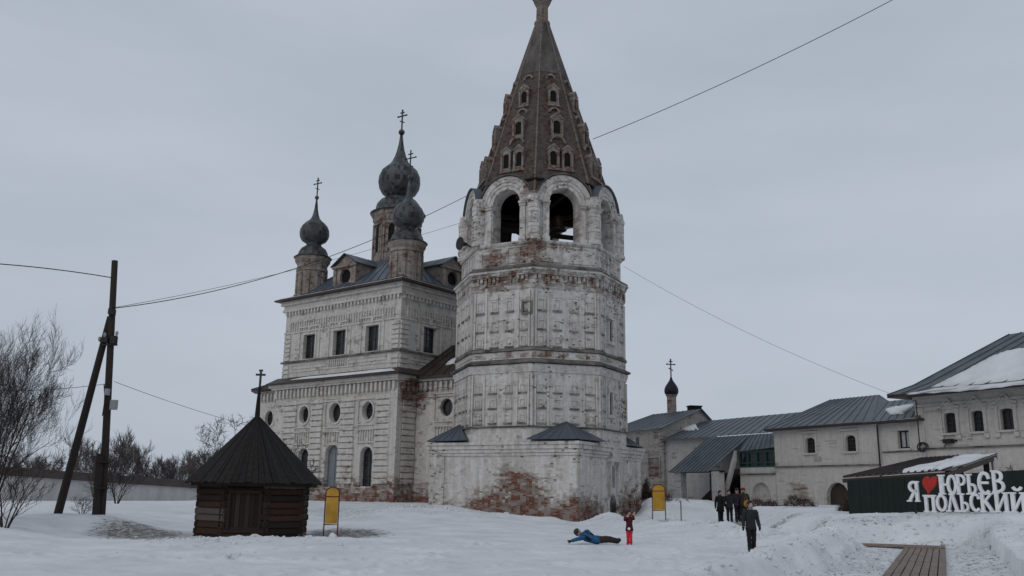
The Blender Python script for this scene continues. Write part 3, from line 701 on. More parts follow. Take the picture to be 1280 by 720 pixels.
for k in range(-2,4):   # engaged round columns at the eight edges, with banded rings and recessed panels
    P_ = TV(k, 5.06, 0); m = MB(); H_ = zsp-ZB1
    m.lathe([(.46,ZB1+.02),(.47,ZB1+.22),(.38,ZB1+.3),(.38,ZB1+H_*.30),(.43,ZB1+H_*.32),(.43,ZB1+H_*.37),(.38,ZB1+H_*.39),(.38,ZB1+H_*.68),(.43,ZB1+H_*.70),(.43,ZB1+H_*.75),(.38,ZB1+H_*.77),(.38,zsp-.3),(.46,zsp-.2),(.48,zsp),(.42,zsp+.05),(.36,zsp+.5)], P_, 14)
    m.build('column', M_tower, bt, smooth=False)
    m = MB(); F_ = TF(k, 5.06, 22.5)
    o_ = (F_.O-P_).dot(F_.N)
    for v0,v1 in ((ZB1+H_*.42,ZB1+H_*.64),(ZB1+H_*.06+.25,ZB1+H_*.28),(ZB1+H_*.79,zsp-.32)):
        m.box(F_, -.22,-.14, v0,v1, -o_+.2,-o_+.41); m.box(F_, .14,.22, v0,v1, -o_+.2,-o_+.41); m.box(F_, -.14,.14, v0,v0+.1, -o_+.2,-o_+.41); m.box(F_, -.14,.14, v1-.1,v1, -o_+.2,-o_+.41)
    m.build('column_panel', M_tower, bt)
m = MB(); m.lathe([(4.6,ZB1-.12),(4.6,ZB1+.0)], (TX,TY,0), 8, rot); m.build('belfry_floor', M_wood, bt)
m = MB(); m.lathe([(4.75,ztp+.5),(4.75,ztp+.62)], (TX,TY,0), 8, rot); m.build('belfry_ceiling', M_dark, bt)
for i,(ang,z,dz) in enumerate(((20,zsp+.15,0),(70,zsp+.4,0),(-35,zsp-.1,0),(110,ztp-.05,0),(20,zsp-1.0,0))):
    F_ = Frame((TX,TY),(math.cos(R_(ang)),math.sin(R_(ang)))); m = MB(); m.box(F_, -4.3,4.3, z,z+.26, -.13+.2*i-.3,.13+.2*i-.3); m.build('beam', M_wood, bt)
F_ = Frame((TX-.9,TY-1.2),(math.cos(R_(60)),math.sin(R_(60))))
m = MB(); m.box(F_, -.05,1.9, ZB1+.02,zsp+.9, -.06,.06); m.box(F_,.3,.5,ZB1+.02,zsp+1.2,-.3,-.1); m.box(F_,-1.2,2.4,ZB1+1.3,ZB1+1.5,-.3,-.1); m.build('dark_clutter', M_dark, bt)  # black clutter added to darken the view through the arches
bell = MB(); bell.lathe([(.03,1.0),(.22,.98),(.3,.85),(.34,.6),(.4,.3),(.52,.08),(.58,0),(.5,0),(.4,.2),(.05,.6)], (TX+1.0,TY-2.4,zsp-1.15), 18)
bo = bell.build('church_bell', plain('bronze_dark', (.06,.045,.03), .4, .7), None, smooth=True); tag(bo, 'dark bell hanging inside the right open arch of the belfry', 'bell')
# loudspeaker horn on the left edge of the belfry
hp = F0.P(579,305); hp = TV(-1,5.6,Zp-.2)+Vector((-.1,0,0)); hp = at_y(579,305,TV(-1,5.5,0).y)
m = MB(); 
for i in range(1): m.tube([hp+Vector((.25,.1,0)), hp+Vector((0,0,0)), hp+Vector((-.18,-.12,0)), hp+Vector((-.22,-.15,0))], [.08,.16,.42,.42], 14)
m.tube([hp+Vector((.2,.1,0)), hp+Vector((.6,.5,-.1))], .04, 6)
tag(m.build('loudspeaker', M_iron), 'dark round horn loudspeaker mounted at the left edge of the belfry parapet', 'loudspeaker')

# the tent
ZT0 = zsp+.25; RT0 = 5.0; ZTA = 33.46; RTA = .47
RT = lambda z: RT0+(RTA-RT0)*(z-ZT0)/(ZTA-ZT0)
m = MB()
zz = list(np.linspace(ztp+.13, ZTA, 14))
m.lathe([(RT(z),z) for z in zz], (TX,TY,0), 8, rot)
for k in range(8):
    for s_ in (-1,1):
        q = []
        for z in (ZT0-.2, ztp+.14):
            F_ = TF(k, RT(z)); W2 = w_(RT(z))/2; q.append([F_.p(s_*(hw+.06),z,0), F_.p(s_*W2,z,0), F_.p(s_*W2*.9,z,-.5), F_.p(s_*(hw+.06),z,-.5)])
        m.hexa(q[0]+q[1]); tent = m.build('spire', M_tent, bt)
for k in range(8):
    m = MB(); pts = [TV(k, RT(z)+.02, z) for z in np.linspace(ZT0+.3, ZTA-.1, 12)]
    m.tube(pts, [.06-.02*i/11 for i in range(12)], 5); m.build('edge_rib', M_tent, tent)
def on_tent(k, z, u=0):
    ap = RT(z)*math.cos(R_(22.5)); a = R_(PHI+45*k); return Frame((TX+ap*math.sin(a), TY-ap*math.cos(a)), (math.cos(a), math.sin(a)))
def tent_z(y, x, k):
    # height of the pixel on the sloping face k
    lo, hi = ZT0, ZTA
    for _ in range(40):
        z = (lo+hi)/2; v = on_tent(k,z).px(x,y)[1]
        if v > z: lo = z
        else: hi = z
    return z
tiers = [(tent_z(201,645,0), (-.46,.46), .21, .95, .31), (tent_z(161,652,0), (0,), .23, .9, .36), (tent_z(122,660,0), (0,), .21, .8, .31)]
for k in range(8):
    for ti,(z,us,ow,oh,fw_) in enumerate(tiers):
        F_ = on_tent(k, z-oh/2-.10)
        for u in us:
            m = MB(); zb = z-oh/2; nn = .05
            back = -1.0
            out_ = [(u-fw_,zb-.28),(u+fw_,zb-.28),(u+fw_,z+oh/2+.12),(u,z+oh/2+.12+fw_*.85),(u-fw_,z+oh/2+.12)]
            wall(m, F_, out_, [arch(u-ow,u+ow,zb,z+oh/2,8)], .09, n=nn)
            k5 = len(out_); m.add([F_.p(a,b,nn) for a,b in out_]+[F_.p(a,b,back) for a,b in out_], [(i,k5+i,k5+(i+1)%k5,(i+1)%k5) for i in range(k5)])
            for s_ in (-1,1):
                a, b = sorted((u+s_*(ow+.03),u+s_*(fw_+.05))); m.box(F_, a, b, zb-.22, z+oh/2, nn-.02, nn+.09)
            m.box(F_, u-fw_-.1, u+fw_+.1, zb-.36, zb-.22, nn-.25, nn+.16)
            # gable moulding
            for s_ in (-1,1):
                q = [(u+s_*(fw_+.05),z+oh/2+.08),(u,z+oh/2+.08+fw_*.95),(u,z+oh/2+.20+fw_*1.0),(u+s_*(fw_+.1),z+oh/2+.18)]
                if s_ < 0: q = q[::-1]
                m.slab([F_.p(a,b,-.4) for a,b in q], F_.N, .50)
            dm = m.build('dormer', M_tentd, bt)
            if k in (-1%8,0,1,2):
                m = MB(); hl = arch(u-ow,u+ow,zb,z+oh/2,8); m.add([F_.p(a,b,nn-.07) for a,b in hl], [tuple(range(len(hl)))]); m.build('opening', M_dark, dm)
    # blind arcs between the tiers
    for z,uu_,r_ in ((tent_z(222,640,0),0,.0),(tent_z(180,648,0),.0,.55),(tent_z(100,660,0),0,.36),(tent_z(142,656,0),0,.4)):
        if r_ <= 0: continue
        F_ = on_tent(k, z); m = MB()
        for i in range(8):
            t0,t1 = math.pi*i/8, math.pi*(i+1)/8; q = [(r*math.cos(t), z+r*math.sin(t)) for r,t in ((r_-.13,t0),(r_,t0),(r_,t1),(r_-.13,t1))]
            m.slab([F_.p(a,b,-.4) for a,b in q], F_.N, .5)
        m.build('blind_arch', M_tentd, bt)
m = MB(); m.lathe([(RT(z)+.035,z) for z in np.linspace(tent_z(92,660,0), ZTA, 8)], (TX,TY,0), 8, rot); m.build('spire_top_cladding', M_tenttop, bt)
# neck and onion
C_ = (TX,TY,ZTA)
m = MB(); m.lathe([(.50,-.1),(.56,0),(.56,.15),(.46,.25),(.42,.4),(.40,1.3),(.46,1.45),(.55,1.6),(.62,1.75),(.50,1.8)], C_, 12); m.build('drum', M_tent, bt)
m = MB(); m.lathe(onion_profile(.82, 3.2, .45, .03), (TX,TY,ZTA+1.75), 20); m.build('onion_dome', M_dome, bt, smooth=True)
ortho_cross(bt, (TX,TY,ZTA+4.9), 2.2, M_cross)

# ------------------------------------------------------------------ cathedral
K = Vector((-7.593, 60.237, 0)); PS = R_(51.84); Ld = Vector((-math.sin(PS), math.cos(PS), 0)); Rd = Vector((math.cos(PS), math.sin(PS), 0))
ZU, ZS, ZLW, LU = 15.75, 10.86, 9.2, 12.44
FL = Frame(K, -Ld); FR = Frame(K, Rd)
CH = FL.px(470,607)[1]
M_ch = plaster('cathedral_whitewash', (.48,.45,.415), (.63,.595,.555), .4, .34, .0, grime=.16, chips=.3, spots=((tuple(FR.P(519,490)),1.6,.24),(tuple(FR.P(508,488)),1.1,.2)))
M_ref = plaster('refectory_whitewash', (.48,.45,.415), (.63,.595,.555), .4, .30, .0, grime=.2, chips=.5, spots=((tuple(FR.P(530,482)),2.4,.22),(tuple(FR.P(541,480)),1.6,.16),(tuple(FR.P(515,500)),1.3,.16),(tuple(FR.P(520,524)),.8,.13)))
M_drum = plaster('cupola_brick', (.25,.215,.19), (.42,.385,.35), 0, 0, .10, grime=.9, brick2=(.20,.07,.045))
c_me_block = unit_mesh('rusticated_block', M_ch); c_me_dent = unit_mesh('cornice_dentil', M_ch, 'dentil'); c_me_bal = unit_mesh('baluster', M_ch, 'baluster')
cc = K+Ld*LU/2+Rd*LU/2
ca = thing('cathedral', 'pale two storey cathedral with rusticated walls, round windows and dark onion domes', 'church', (cc.x,cc.y,0))
# upper storey walls
ZW = ZU-.05
def urect(F, x0, x1, y0, y1):
    xm = (x0+x1)/2; ua = F.px(x0,(y0+y1)/2)[0]; ub = F.px(x1,(y0+y1)/2)[0]; va = F.px(xm,y1)[1]; vb = F.px(xm,y0)[1]; return ua, ub, va, vb
wu = [urect(FL,379,394,417.5,448.6), urect(FL,416.7,432,412.8,444), urect(FL,457.8,472.8,407,439)]
wr = [urect(FR,529,541.5,409,443)]
v0m = sum(x[2] for x in wu)/3; v1m = sum(x[3] for x in wu)/3; ww = sum(x[1]-x[0] for x in wu)/3
wu = [((a+b)/2-ww/2,(a+b)/2+ww/2,v0m,v1m) for a,b,_,_ in wu]
wr = [(wr[0][0],wr[0][0]+ww,v0m,v1m)]
wr.append((wr[0][0]+3.6, wr[0][0]+3.6+ww, v0m, v1m)); wr.append((wr[0][0]+7.2, wr[0][0]+7.2+ww, v0m, v1m))
m = MB()
wall(m, FL, rect(-LU,0,ZLW+.1,ZW), [rect(*x) for x in wu], .4)
wall(m, FR, rect(0,LU,ZLW+.1,ZW), [rect(*x) for x in wr], .4)
FB1 = Frame(K+Ld*LU+Rd*LU, -Rd); FB2 = Frame(K+Ld*LU+Rd*LU, Ld)
wall(m, FB1, rect(0,LU,0,ZW), [], .3); wall(m, FB2, rect(-LU,0,0,ZW), [], .3)
m.build('upper_wall', M_ch, ca)
for F_,ws in ((FL,wu),(FR,wr)):
    for a,b,v0,v1 in ws:
        window(ca, F_, a,b,v0,v1, bars=(1,3), sill=M_ch)
        # raised flat surround with ears
        m = MB(); e = .28
        m.box(F_,a-.55,a-.43,v0-.1,v1+.55,0,.07); m.box(F_,b+.43,b+.55,v0-.1,v1+.55,0,.07); m.box(F_,a-.55,b+.55,v1+.55,v1+.66,0,.10)
        m.box(F_,a-.16,a,v0,v1+.16,.0,.05); m.box(F_,b,b+.16,v0,v1+.16,.0,.05); m.box(F_,a,b,v1+.003,v1+.16,.0,.05)
        m.box(F_,(a+b)/2-.14,(a+b)/2+.14,v1+.17,v1+.55,.0,.12)
        m.build('window_surround', M_ch, ca)
# mouldings that run round both seen faces
def run(name, v0, v1, n, mat=M_ch, left=-LU-.0, right=LU, eps=0):
    m = MB(); m.box(FL, left-n, n, v0, v1, -.05, n); m.box(FR, .01, right, v0+.002, v1-.002, -.05, n-.002); return m.build(name, mat, ca)
ZT = FL.px(505,361)[1]
h = ZW-.1
run('string_course', ZS-.03, ZS+.10, .16, M_ledge)
run('panel_course', ZLW+.9, ZLW+1.0, .05)
dz1 = FL.px(430,378)[1]; dz2 = FL.px(430,396)[1]; dz3 = FL.px(430,406)[1]
run('cornice', dz3-.12, dz3, .07); run('cornice', dz1-.08, dz1+.12, .22); run('cornice', dz1+.42, dz1+.60, .34); run('cornice', dz1+.85, dz1+1.0, .46)
run('frieze', dz1+.12, dz1+.42, .15); run('frieze', dz1+.6, ZW-.02, .30)
nd = 34
for F_,s_ in ((FL,-1),(FR,1)):
    for i in range(nd):
        u = s_*(LU*(i+.5)/nd)
        piece('dentil', c_me_dent, ca, F_, u-.09, u+.09, dz1-.36, dz1-.08, .0, .18)
    m = MB(); q = 21
    for i in range(q):     # U-shaped frieze ornaments
        u = s_*(.5+(LU-1.0)*(i+.5)/q)
        m.box(F_,u-.17,u-.09,dz3+.08,dz2+.12,0,.08); m.box(F_,u+.09,u+.17,dz3+.08,dz2+.12,0,.08); m.box(F_,u-.17,u+.17,dz2+.12,dz2+.2,0,.08)
    m.build('frieze_ornament', M_ch, ca)
    # corner rustication
    for e in ((0.02,.78),(LU-.78,LU-.02)):
        z = ZLW+.15; a, b = sorted((s_*e[0], s_*e[1]))
        while z < dz3-.3:
            if not (ZS-.35 < z < ZS+.12): piece('rusticated_block', c_me_block, ca, F_, a, b, z, z+.29, -.02, .10)
            z += .335
    # panels under the sill course and little baluster row in the middle
    m = MB()
    spans = ((-11.4,-7.4),(-5.1,-1.2)) if s_ < 0 else ((1.2,3.6),(4.2,7.6),(8.2,11.2))
    for a,b in spans:
        for r in ((a,b,ZLW+1.12,ZLW+1.17),(a,b,ZS-.28,ZS-.23),(a,a+.05,ZLW+1.17,ZS-.28),(b-.05,b,ZLW+1.17,ZS-.28)): m.box(F_,*r,0,.05)
    m.build('wall_panel', M_ch, ca)
for i in range(9):
    u = -7.15+i*.225; piece('baluster', c_me_bal, ca, FL, u-.07, u+.07, ZLW+1.05, ZS-.15, -.02, .12)
# lower storey
LX = LU+.55
lowoc = [urect(FL,374.5,386.5,510.5,527), urect(FL,411.5,427,505.5,526.5), urect(FL,453.5,467,504.5,522)]
cz = sum((x[2]+x[3])/2 for x in lowoc)/3; 
rs = []
for i,(a,b,v0,v1) in enumerate(lowoc):
    cu = (a+b)/2; rr_ = .62 if i != 1 else .70; rs.append((cu,rr_))
dA = urect(FL,405,424.5,556,618); wB = urect(FL,450.5,465.5,558.5,608); dC = urect(FL,372,385,560,618)
wlo = [(dC[0],dC[1],wB[2],wB[3]), (dA[0]+.1,dA[1]-.1,dA[2],dA[3]), wB]
m = MB()
holes = [oval(cu,cz,r*.86,r,18) for cu,r in rs]+[arch(*x) for x in wlo]
wall(m, FL, rect(-LX,0,-.3,ZLW+.3), holes, .45)
RL = FR.px(517.5,560)[0]
wall(m, FR, rect(0,RL+.02,-.3,ZLW+.3), [], .3)
Fe = Frame(FL.p(-LX,0,0), Ld*0-Rd*-1); Fe = Frame(FL.p(-LX,0,0)+Rd*LU, -Rd)
wall(m, Fe, rect(0,LU,-.3,ZLW+.3), [], .3)
m.build('lower_wall', M_ch, ca)
for i,(cu,r) in enumerate(rs):
    window(ca, FL, cu-r*.86,cu+r*.86,cz-r,cz+r, shape='oval', bars=(1,2), depth=.4)
    m = MB(); o1 = oval(cu,cz,r*.86+.02,r+.02,18); o2 = oval(cu,cz,r*.86+.16,r+.16,18)
    for j in range(18):
        k = (j+1)%18; m.slab([FL.p(*o1[j],-.01),FL.p(*o2[j],-.01),FL.p(*o2[k],-.01),FL.p(*o1[k],-.01)][::-1], FL.N, .09)
    e = r+.36
    for a in ((cu-e,cu+e,cz-e,cz-e+.08),(cu-e,cu+e,cz+e-.08,cz+e),(cu-e,cu-e+.08,cz-e+.08,cz+e-.08),(cu+e-.08,cu+e,cz-e+.08,cz+e-.08)): m.box(FL,*a,-.01,.10)
    for su in (-1,1):
        for sv in (-1,1): m.box(FL,cu+su*(e-.2)-.06,cu+su*(e-.2)+.06,cz+sv*(e-.2)-.06,cz+sv*(e-.2)+.06,-.01,.08)
    m.build('round_window_surround', M_ch, ca)
    bz1 = cz-e-.32; bz0 = bz1-.78
    m = MB(); m.box(FL,cu-e,cu+e,bz1,bz1+.08,0,.14); m.box(FL,cu-e,cu+e,bz0-.1,bz0,0,.14); m.build('balustrade_rail', M_ch, ca)
    for j in range(8):
        u = cu-e+.12+(2*e-.24)*j/7; piece('baluster', c_me_bal, ca, FL, u-.07, u+.07, bz0, bz1, -.03, .11)
M_greyp = metal_sheet('grey_sheet_panel', (.16,.175,.19), (.22,.235,.25), .3)
window(ca, FL, *wlo[0], shape='arch', bars=(1,4)); window(ca, FL, *wlo[1], shape='arch', bars=(1,5), mat=M_greyp, fmat=M_greyp, depth=.3); window(ca, FL, *wlo[2], shape='arch', bars=(1,4), sill=M_ch)
for x in wlo:
    m = MB(); a,b,v0,v1 = x; c = (a+b)/2; r = (b-a)/2; zs_ = v1-r
    for j in range(10):
        t0,t1 = math.pi*j/10, math.pi*(j+1)/10; q = [(c+q_*math.cos(t), zs_+q_*math.sin(t)) for q_,t in ((r+.02,t0),(r+.2,t0),(r+.2,t1),(r+.02,t1))]; m.slab([FL.p(u,v,-.01) for u,v in q], FL.N, .08)
    m.box(FL,a-.2,a-.02,v0,zs_,-.01,.07); m.box(FL,b+.02,b+.2,v0,zs_,-.01,.07); m.box(FL,c-.12,c+.12,v1+.21,v1+.6,-.01,.10); m.build('arch_surround', M_ch, ca)
# rusticated strips between the windows
zq1 = cz+.95; strips = []
for x0,x1 in ((354,371),(389,403.5),(425.5,443.5),(469,489)):
    ua = FL.px(x0,530)[0]; ub = FL.px(x1,530)[0]; strips.append((ua,ub))
for i,(a,b) in enumerate(strips):
    z = 1.95
    while z < zq1:
        a2, b2 = a, b
        if i in (1,2) and z < bz0-.3: a2 -= .05; b2 += .05
        piece('rusticated_block', c_me_block, ca, FL, a2, b2, z, z+.36, -.02, .13); z += .405
z = 1.95
u517 = FR.px(517.5,560)[0]
while z < zq1:
    piece('rusticated_block', c_me_block, ca, FR, .45, u517-.05, z, z+.36, -.02, .12); z += .405
m = MB(); m.box(FL,-.72,.08,.2,ZLW-.9,-.01,.08); m.box(FR,.0,.4,.2,ZLW-.9,-.01,.078); m.build('corner_pier', M_ch, ca)
m = MB(); m.box(FL,-LX-.1,.12,-.3,1.75,-.01,.12); m.box(FR,0.01,RL,-.3,1.748,-.01,.118); m.build('plinth', M_ch, ca)
m = MB(); m.box(FL,-LX-.12,.14,ZLW-1.5,ZLW-1.38,-.01,.12); m.box(FR,.01,RL,ZLW-1.5,ZLW-1.382,-.01,.118)
m.box(FL,-LX-.3,.3,ZLW-.35,ZLW-.2,-.01,.3); m.box(FR,.01,RL,ZLW-.35,ZLW-.202,-.01,.298); m.box(FL,-LX-.45,.45,ZLW-.2,ZLW+.0,-.01,.45); m.box(FR,.01,RL,ZLW-.2,ZLW-.002,-.01,.448); m.build('lower_cornice', M_ch, ca)
nd = 30
for i in range(nd):
    u = -LX*(i+.5)/nd; piece('modillion', c_me_block, ca, FL, u-.11, u+.11, ZLW-1.05, ZLW-.36, -.02, .22)
for i in range(4): u = .2+RL*(i+.5)/4; piece('modillion', c_me_block, ca, FR, u-.11, u+.11, ZLW-1.05, ZLW-.36, -.02, .22)
# pent roof over the lower cornice, with snow lying on it
m = MB(); e = .72
def prism(F, u0, u1, ex0, ex1):
    m.hexa([F.p(u0-ex0,ZLW+.0,e),F.p(u1+ex1,ZLW+.0,e),F.p(u1,ZLW+.0,0),F.p(u0,ZLW+.0,0),F.p(u0-ex0,ZLW+.09,e),F.p(u1+ex1,ZLW+.09,e),F.p(u1,ZLW+.55,0),F.p(u0,ZLW+.55,0)])
prism(FL,-LX,0,.5,e); prism(FR,0,RL+1.5,e-.003,0); m.build('pent_roof', M_roofd, ca)
snow_patch(ca, FL.p(-LX-.3,ZLW+.1,e), FL.p(e-.1,ZLW+.1,e), FL.p(0,ZLW+.55,0), FL.p(-LX,ZLW+.55,0), [(.17,.3),(.5,.15),(.975,.15),(.97,.6),(.5,.62),(.25,.6)], .06)
# apse block to the left
AX = FL.px(313,520,-.9)[0]; FA = Frame(FL.p(-LX,0,-.9), -Ld); a0 = AX+LX
m = MB(); au,av = FA.px(336,523); ch_ = 1.1
wall(m, FA, rect(a0+ch_,0,-.3,ZLW-.1), [oval(au,cz,.5,.62,16)], .4)
Fc = Frame(FA.p(a0,0,-ch_), FA.p(a0+ch_,0,0)-FA.p(a0,0,-ch_)); wall(m, Fc, rect(0,ch_*1.414,-.3,ZLW-.1), [], .3)
Fd = Frame(FA.p(a0,0,-8), FA.N); wall(m, Fd, rect(0,8-ch_,-.3,ZLW-.1), [], .3)
for r in ((a0,-.9,),): pass
m.build('apse_wall', M_ch, ca)
window(ca, FA, au-.5,au+.5,cz-.62,cz+.62, shape='oval', bars=(1,2), depth=.35)
for i in range(7): u = a0+ch_+.1+(-a0-ch_-.2)*(i+.5)/7; piece('modillion', c_me_block, ca, FA, u-.1,u+.1, ZLW-1.05,ZLW-.36,-.02,.2)
z = 1.95
while z < zq1+.3: piece('rusticated_block', c_me_block, ca, Fc, .15, 1.35, z, z+.36, -.02, .1); z += .405
rp_ = [FA.p(a0-.6,ZLW-.05,-7), FA.p(a0-.6,ZLW-.05,-.7), FA.p(a0+.6,ZLW-.05,.55), FA.p(.6,ZLW-.05,.55)]
top = [FA.p(.3,ZLW+1.5,-6.5), FA.p(.3,ZLW+1.5,-2.6)]
roof_strips(ca, rp_[0], rp_[1], top[1], top[0], 7, M_roofd); roof_strips(ca, rp_[1], rp_[2], top[1], top[1], 2, M_roofd); roof_strips(ca, rp_[2], rp_[3], FA.p(.6,ZLW+1.3,-2.4), top[1], 4, M_roofd)
m = MB(); m.slab([rp_[0],rp_[1],rp_[2],rp_[3],FA.p(.6,ZLW-.05,-7)], (0,0,-1), .12); m.build('eaves_board', M_roofd, ca)

# roof of the cube: eaves slab, four tin slopes, gabled dormers
def Q(a, b, z): p = K+Ld*a+Rd*b; return Vector((p.x,p.y,z))
OV = .72; m = MB(); m.hexa([Q(-OV,-OV,ZU-.12),Q(-OV,LU+OV,ZU-.12),Q(LU+OV,LU+OV,ZU-.12),Q(LU+OV,-OV,ZU-.12),Q(-OV,-OV,ZU),Q(-OV,LU+OV,ZU),Q(LU+OV,LU+OV,ZU),Q(LU+OV,-OV,ZU)]); m.build('eaves_board', M_roofd, ca)
m = MB(); i_ = .3
m.hexa([Q(-OV+.02,-OV+.02,ZU+.002),Q(-OV+.02,LU+OV-.02,ZU+.002),Q(LU+OV-.02,LU+OV-.02,ZU+.002),Q(LU+OV-.02,-OV+.02,ZU+.002),Q(i_,i_,ZU+.42),Q(i_,LU-i_,ZU+.42),Q(LU-i_,LU-i_,ZU+.42),Q(LU-i_,i_,ZU+.42)]); m.build('eaves_skirt', M_roofd, ca)
RZ = at_y(470,325.5,66.5).z; ti = 3.6; print('roof z', RZ)
c1 = [Q(.3,.3,ZU+.42),Q(.3,LU-.3,ZU+.42),Q(LU-.3,LU-.3,ZU+.42),Q(LU-.3,.3,ZU+.42)]; t1 = [Q(ti,ti,RZ),Q(ti,LU-ti,RZ),Q(LU-ti,LU-ti,RZ),Q(LU-ti,ti,RZ)]
for i in range(4): j = (i+1)%4; roof_strips(ca, c1[i], c1[j], t1[j], t1[i], 14, M_roofb)
m = MB(); m.slab(t1[::-1], (0,0,1), .05); m.build('roof_deck', M_roofb, ca)
def dormer(F, u, w_, v0, v1, vp, n, back):
    m = MB(); o_ = [(u-w_/2,v0),(u+w_/2,v0),(u+w_/2,v1),(u,vp),(u-w_/2,v1)]
    cvv = (v0+v1)/2+.05; r = w_*.24
    wall(m, F, o_, [oval(u,cvv,r,r,16)], .3, n=n)
    k = 5; m.add([F.p(a,b,n) for a,b in o_]+[F.p(a,b,n-back) for a,b in o_], [(i,k+i,k+(i+1)%k,(i+1)%k) for i in range(k)])
    for s_ in (-1,1): a,b = sorted((u+s_*w_/2, u+s_*(w_/2-.32))); m.box(F,a,b,v0,v1,n,n+.1)
    m.box(F,u-w_/2-.1,u+w_/2+.1,v1-.22,v1-.05,n,n+.2)
    d = m.build('dormer', M_drum, ca)
    window(d, F, u-r,u+r,cvv-r,cvv+r, shape='oval', bars=(0,0), depth=.28, n=n, mat=M_dark)
    for s_ in (-1,1):
        e = F.p(u+s_*(w_/2+.22), v1-.08, n+.25); e2 = F.p(u+s_*(w_/2+.22), v1-.08, n-back); t = F.p(u,vp+.08,n+.25); t2 = F.p(u,vp+.08,n-back)
        roof_strips(d, *( (e2,e,t,t2) if s_<0 else (e,e2,t2,t)), 3, M_roof, t=.05, rib=.02)
u0,v0 = FL.px(417,357,-.7); u1,_ = FL.px(445,352,-.7); _,v1 = FL.px(431,331,-.7); _,vp = FL.px(431,319.5,-.7)
dormer(FL, (u0+u1)/2, (u1-u0), ZU+.3, v1, vp, -.7, 3.4)
ur,_ = FR.px(566,352,-.7); dormer(FR, ur, u1-u0, ZU+.3, v1, vp, -.7, 3.4)
# drums and domes
def cupola(c, big, dz=0):
    root = ca
    if not big:
        zz = lambda y: at_y(390,y,68.2).z-(dz if y < 335 else 0)
        m = MB(); m.lathe([(1.15,ZU+.2),(1.15,zz(341)),(1.24,zz(340)),(1.24,zz(337)),(1.17,zz(336)),(1.20,zz(331)),(1.38,zz(327)),(1.42,zz(323))], (c.x,c.y,0), 16); dr = m.build('drum', M_drum, ca)
        for i in range(12):
            a = 2*math.pi*i/12; F_ = Frame((c.x+1.13*math.sin(a),c.y-1.13*math.cos(a)),(math.cos(a),math.sin(a))); m = MB()
            m.box(F_,-.10,.10,ZU+.3,zz(342),-.02,.10); m.build('pilaster', M_drum, dr)
        m = MB(); m.lathe([(1.46,zz(323)),(1.5,zz(322.2)),(1.20,zz(319)),(1.12,zz(315)),(.98,zz(311)),(.72,zz(308)),(.58,zz(306.5)),(.60,zz(304)),(.55,zz(303))], (c.x,c.y,0), 24); m.build('half_dome', M_dome, ca, smooth=True)
        z0 = zz(305); H = zz(247)-z0; m = MB(); m.lathe([(r,z) for r,z in [(.55,0),(.62,.08),(.95,H*.075),(1.12,H*.15),(1.17,H*.22),(1.14,H*.31),(1.0,H*.39),(.76,H*.46),(.52,H*.51),(.36,H*.56),(.24,H*.64),(.15,H*.76),(.10,H*.88),(.06,H)]], (c.x,c.y,z0), 20); m.build('onion_dome', M_dome, ca, smooth=True)
        m = MB(); m.blob((c.x,c.y,z0+H+.08),.17,10,8); m.build('ball', M_dome, ca, smooth=True)
        ortho_cross(ca, (c.x,c.y,z0+H+.1), zz(221.5)+dz-z0-H-.1, M_cross, yaw=-PS+R_(20)); 
    else:
        zz = lambda y: at_y(500,y,68.9).z
        m = MB(); m.lathe([(2.02,RZ-.3),(2.02,RZ+.1),(1.86,RZ+.15),(1.86,zz(283)),(1.98,zz(281)),(2.0,zz(277)),(2.12,zz(274)),(2.15,zz(270))], (c.x,c.y,0), 8, R_(22.5-51.84)); dr = m.build('drum', M_drum, ca)
        for i in range(8):
            a = 2*math.pi*i/8-PS+0; ap = 1.86*math.cos(R_(22.5)); F_ = Frame((c.x+ap*math.sin(a),c.y-ap*math.cos(a)),(math.cos(a),math.sin(a))); m = MB()
            m.add([F_.p(u,v,.015) for u,v in arch(-.24,.24,zz(320),zz(287))], [tuple(range(13))]); wd = m.build('window', M_dark, ca)
            m = MB(); m.box(F_,-.42,-.25,zz(321),zz(290),0,.1); m.box(F_,.25,.42,zz(321),zz(290),0,.1); m.box(F_,-.7,-.56,RZ+.2,zz(284),0,.1); m.box(F_,.56,.7,RZ+.2,zz(284),0,.1); m.box(F_,-.5,.5,zz(286.5),zz(284.5),0,.14); m.build('frame', M_drum, wd)
        m = MB(); m.lathe([(2.2,zz(270)),(2.24,zz(269)),(1.75,zz(266)),(1.8,zz(262)),(1.72,zz(257)),(1.45,zz(252)),(1.15,zz(249.5)),(.92,zz(248)),(.9,zz(246))], (c.x,c.y,0), 28); m.build('half_dome', M_dome, ca, smooth=True)
        z0 = zz(249); H = zz(168)-z0; m = MB(); m.lathe([(.85,0),(.95,H*.02),(1.38,H*.08),(1.62,H*.16),(1.70,H*.24),(1.66,H*.33),(1.46,H*.42),(1.1,H*.48),(.85,H*.52),(.66,H*.57),(.47,H*.65),(.32,H*.74),(.2,H*.85),(.1,H)], (c.x,c.y,z0), 28); m.build('onion_dome', M_dome, ca, smooth=True)
        m = MB(); m.blob((c.x,c.y,z0+H+.18),.26,12,9); m.build('ball', M_dome, ca, smooth=True)
        ortho_cross(ca, (c.x,c.y,z0+H+.3), zz(138)-z0-H-.3, M_cross, yaw=R_(-32), r=.045)
cupola(cc+Ld*.44-Rd*.44, True)
for a,b,dz_k in ((1.2,1.5,.42),(LU-.95,1.4,0),(LU-1.1,LU-1.5,0),(1.15,LU-1.5,0)): cupola(K+Ld*a+Rd*b, False, dz_k)

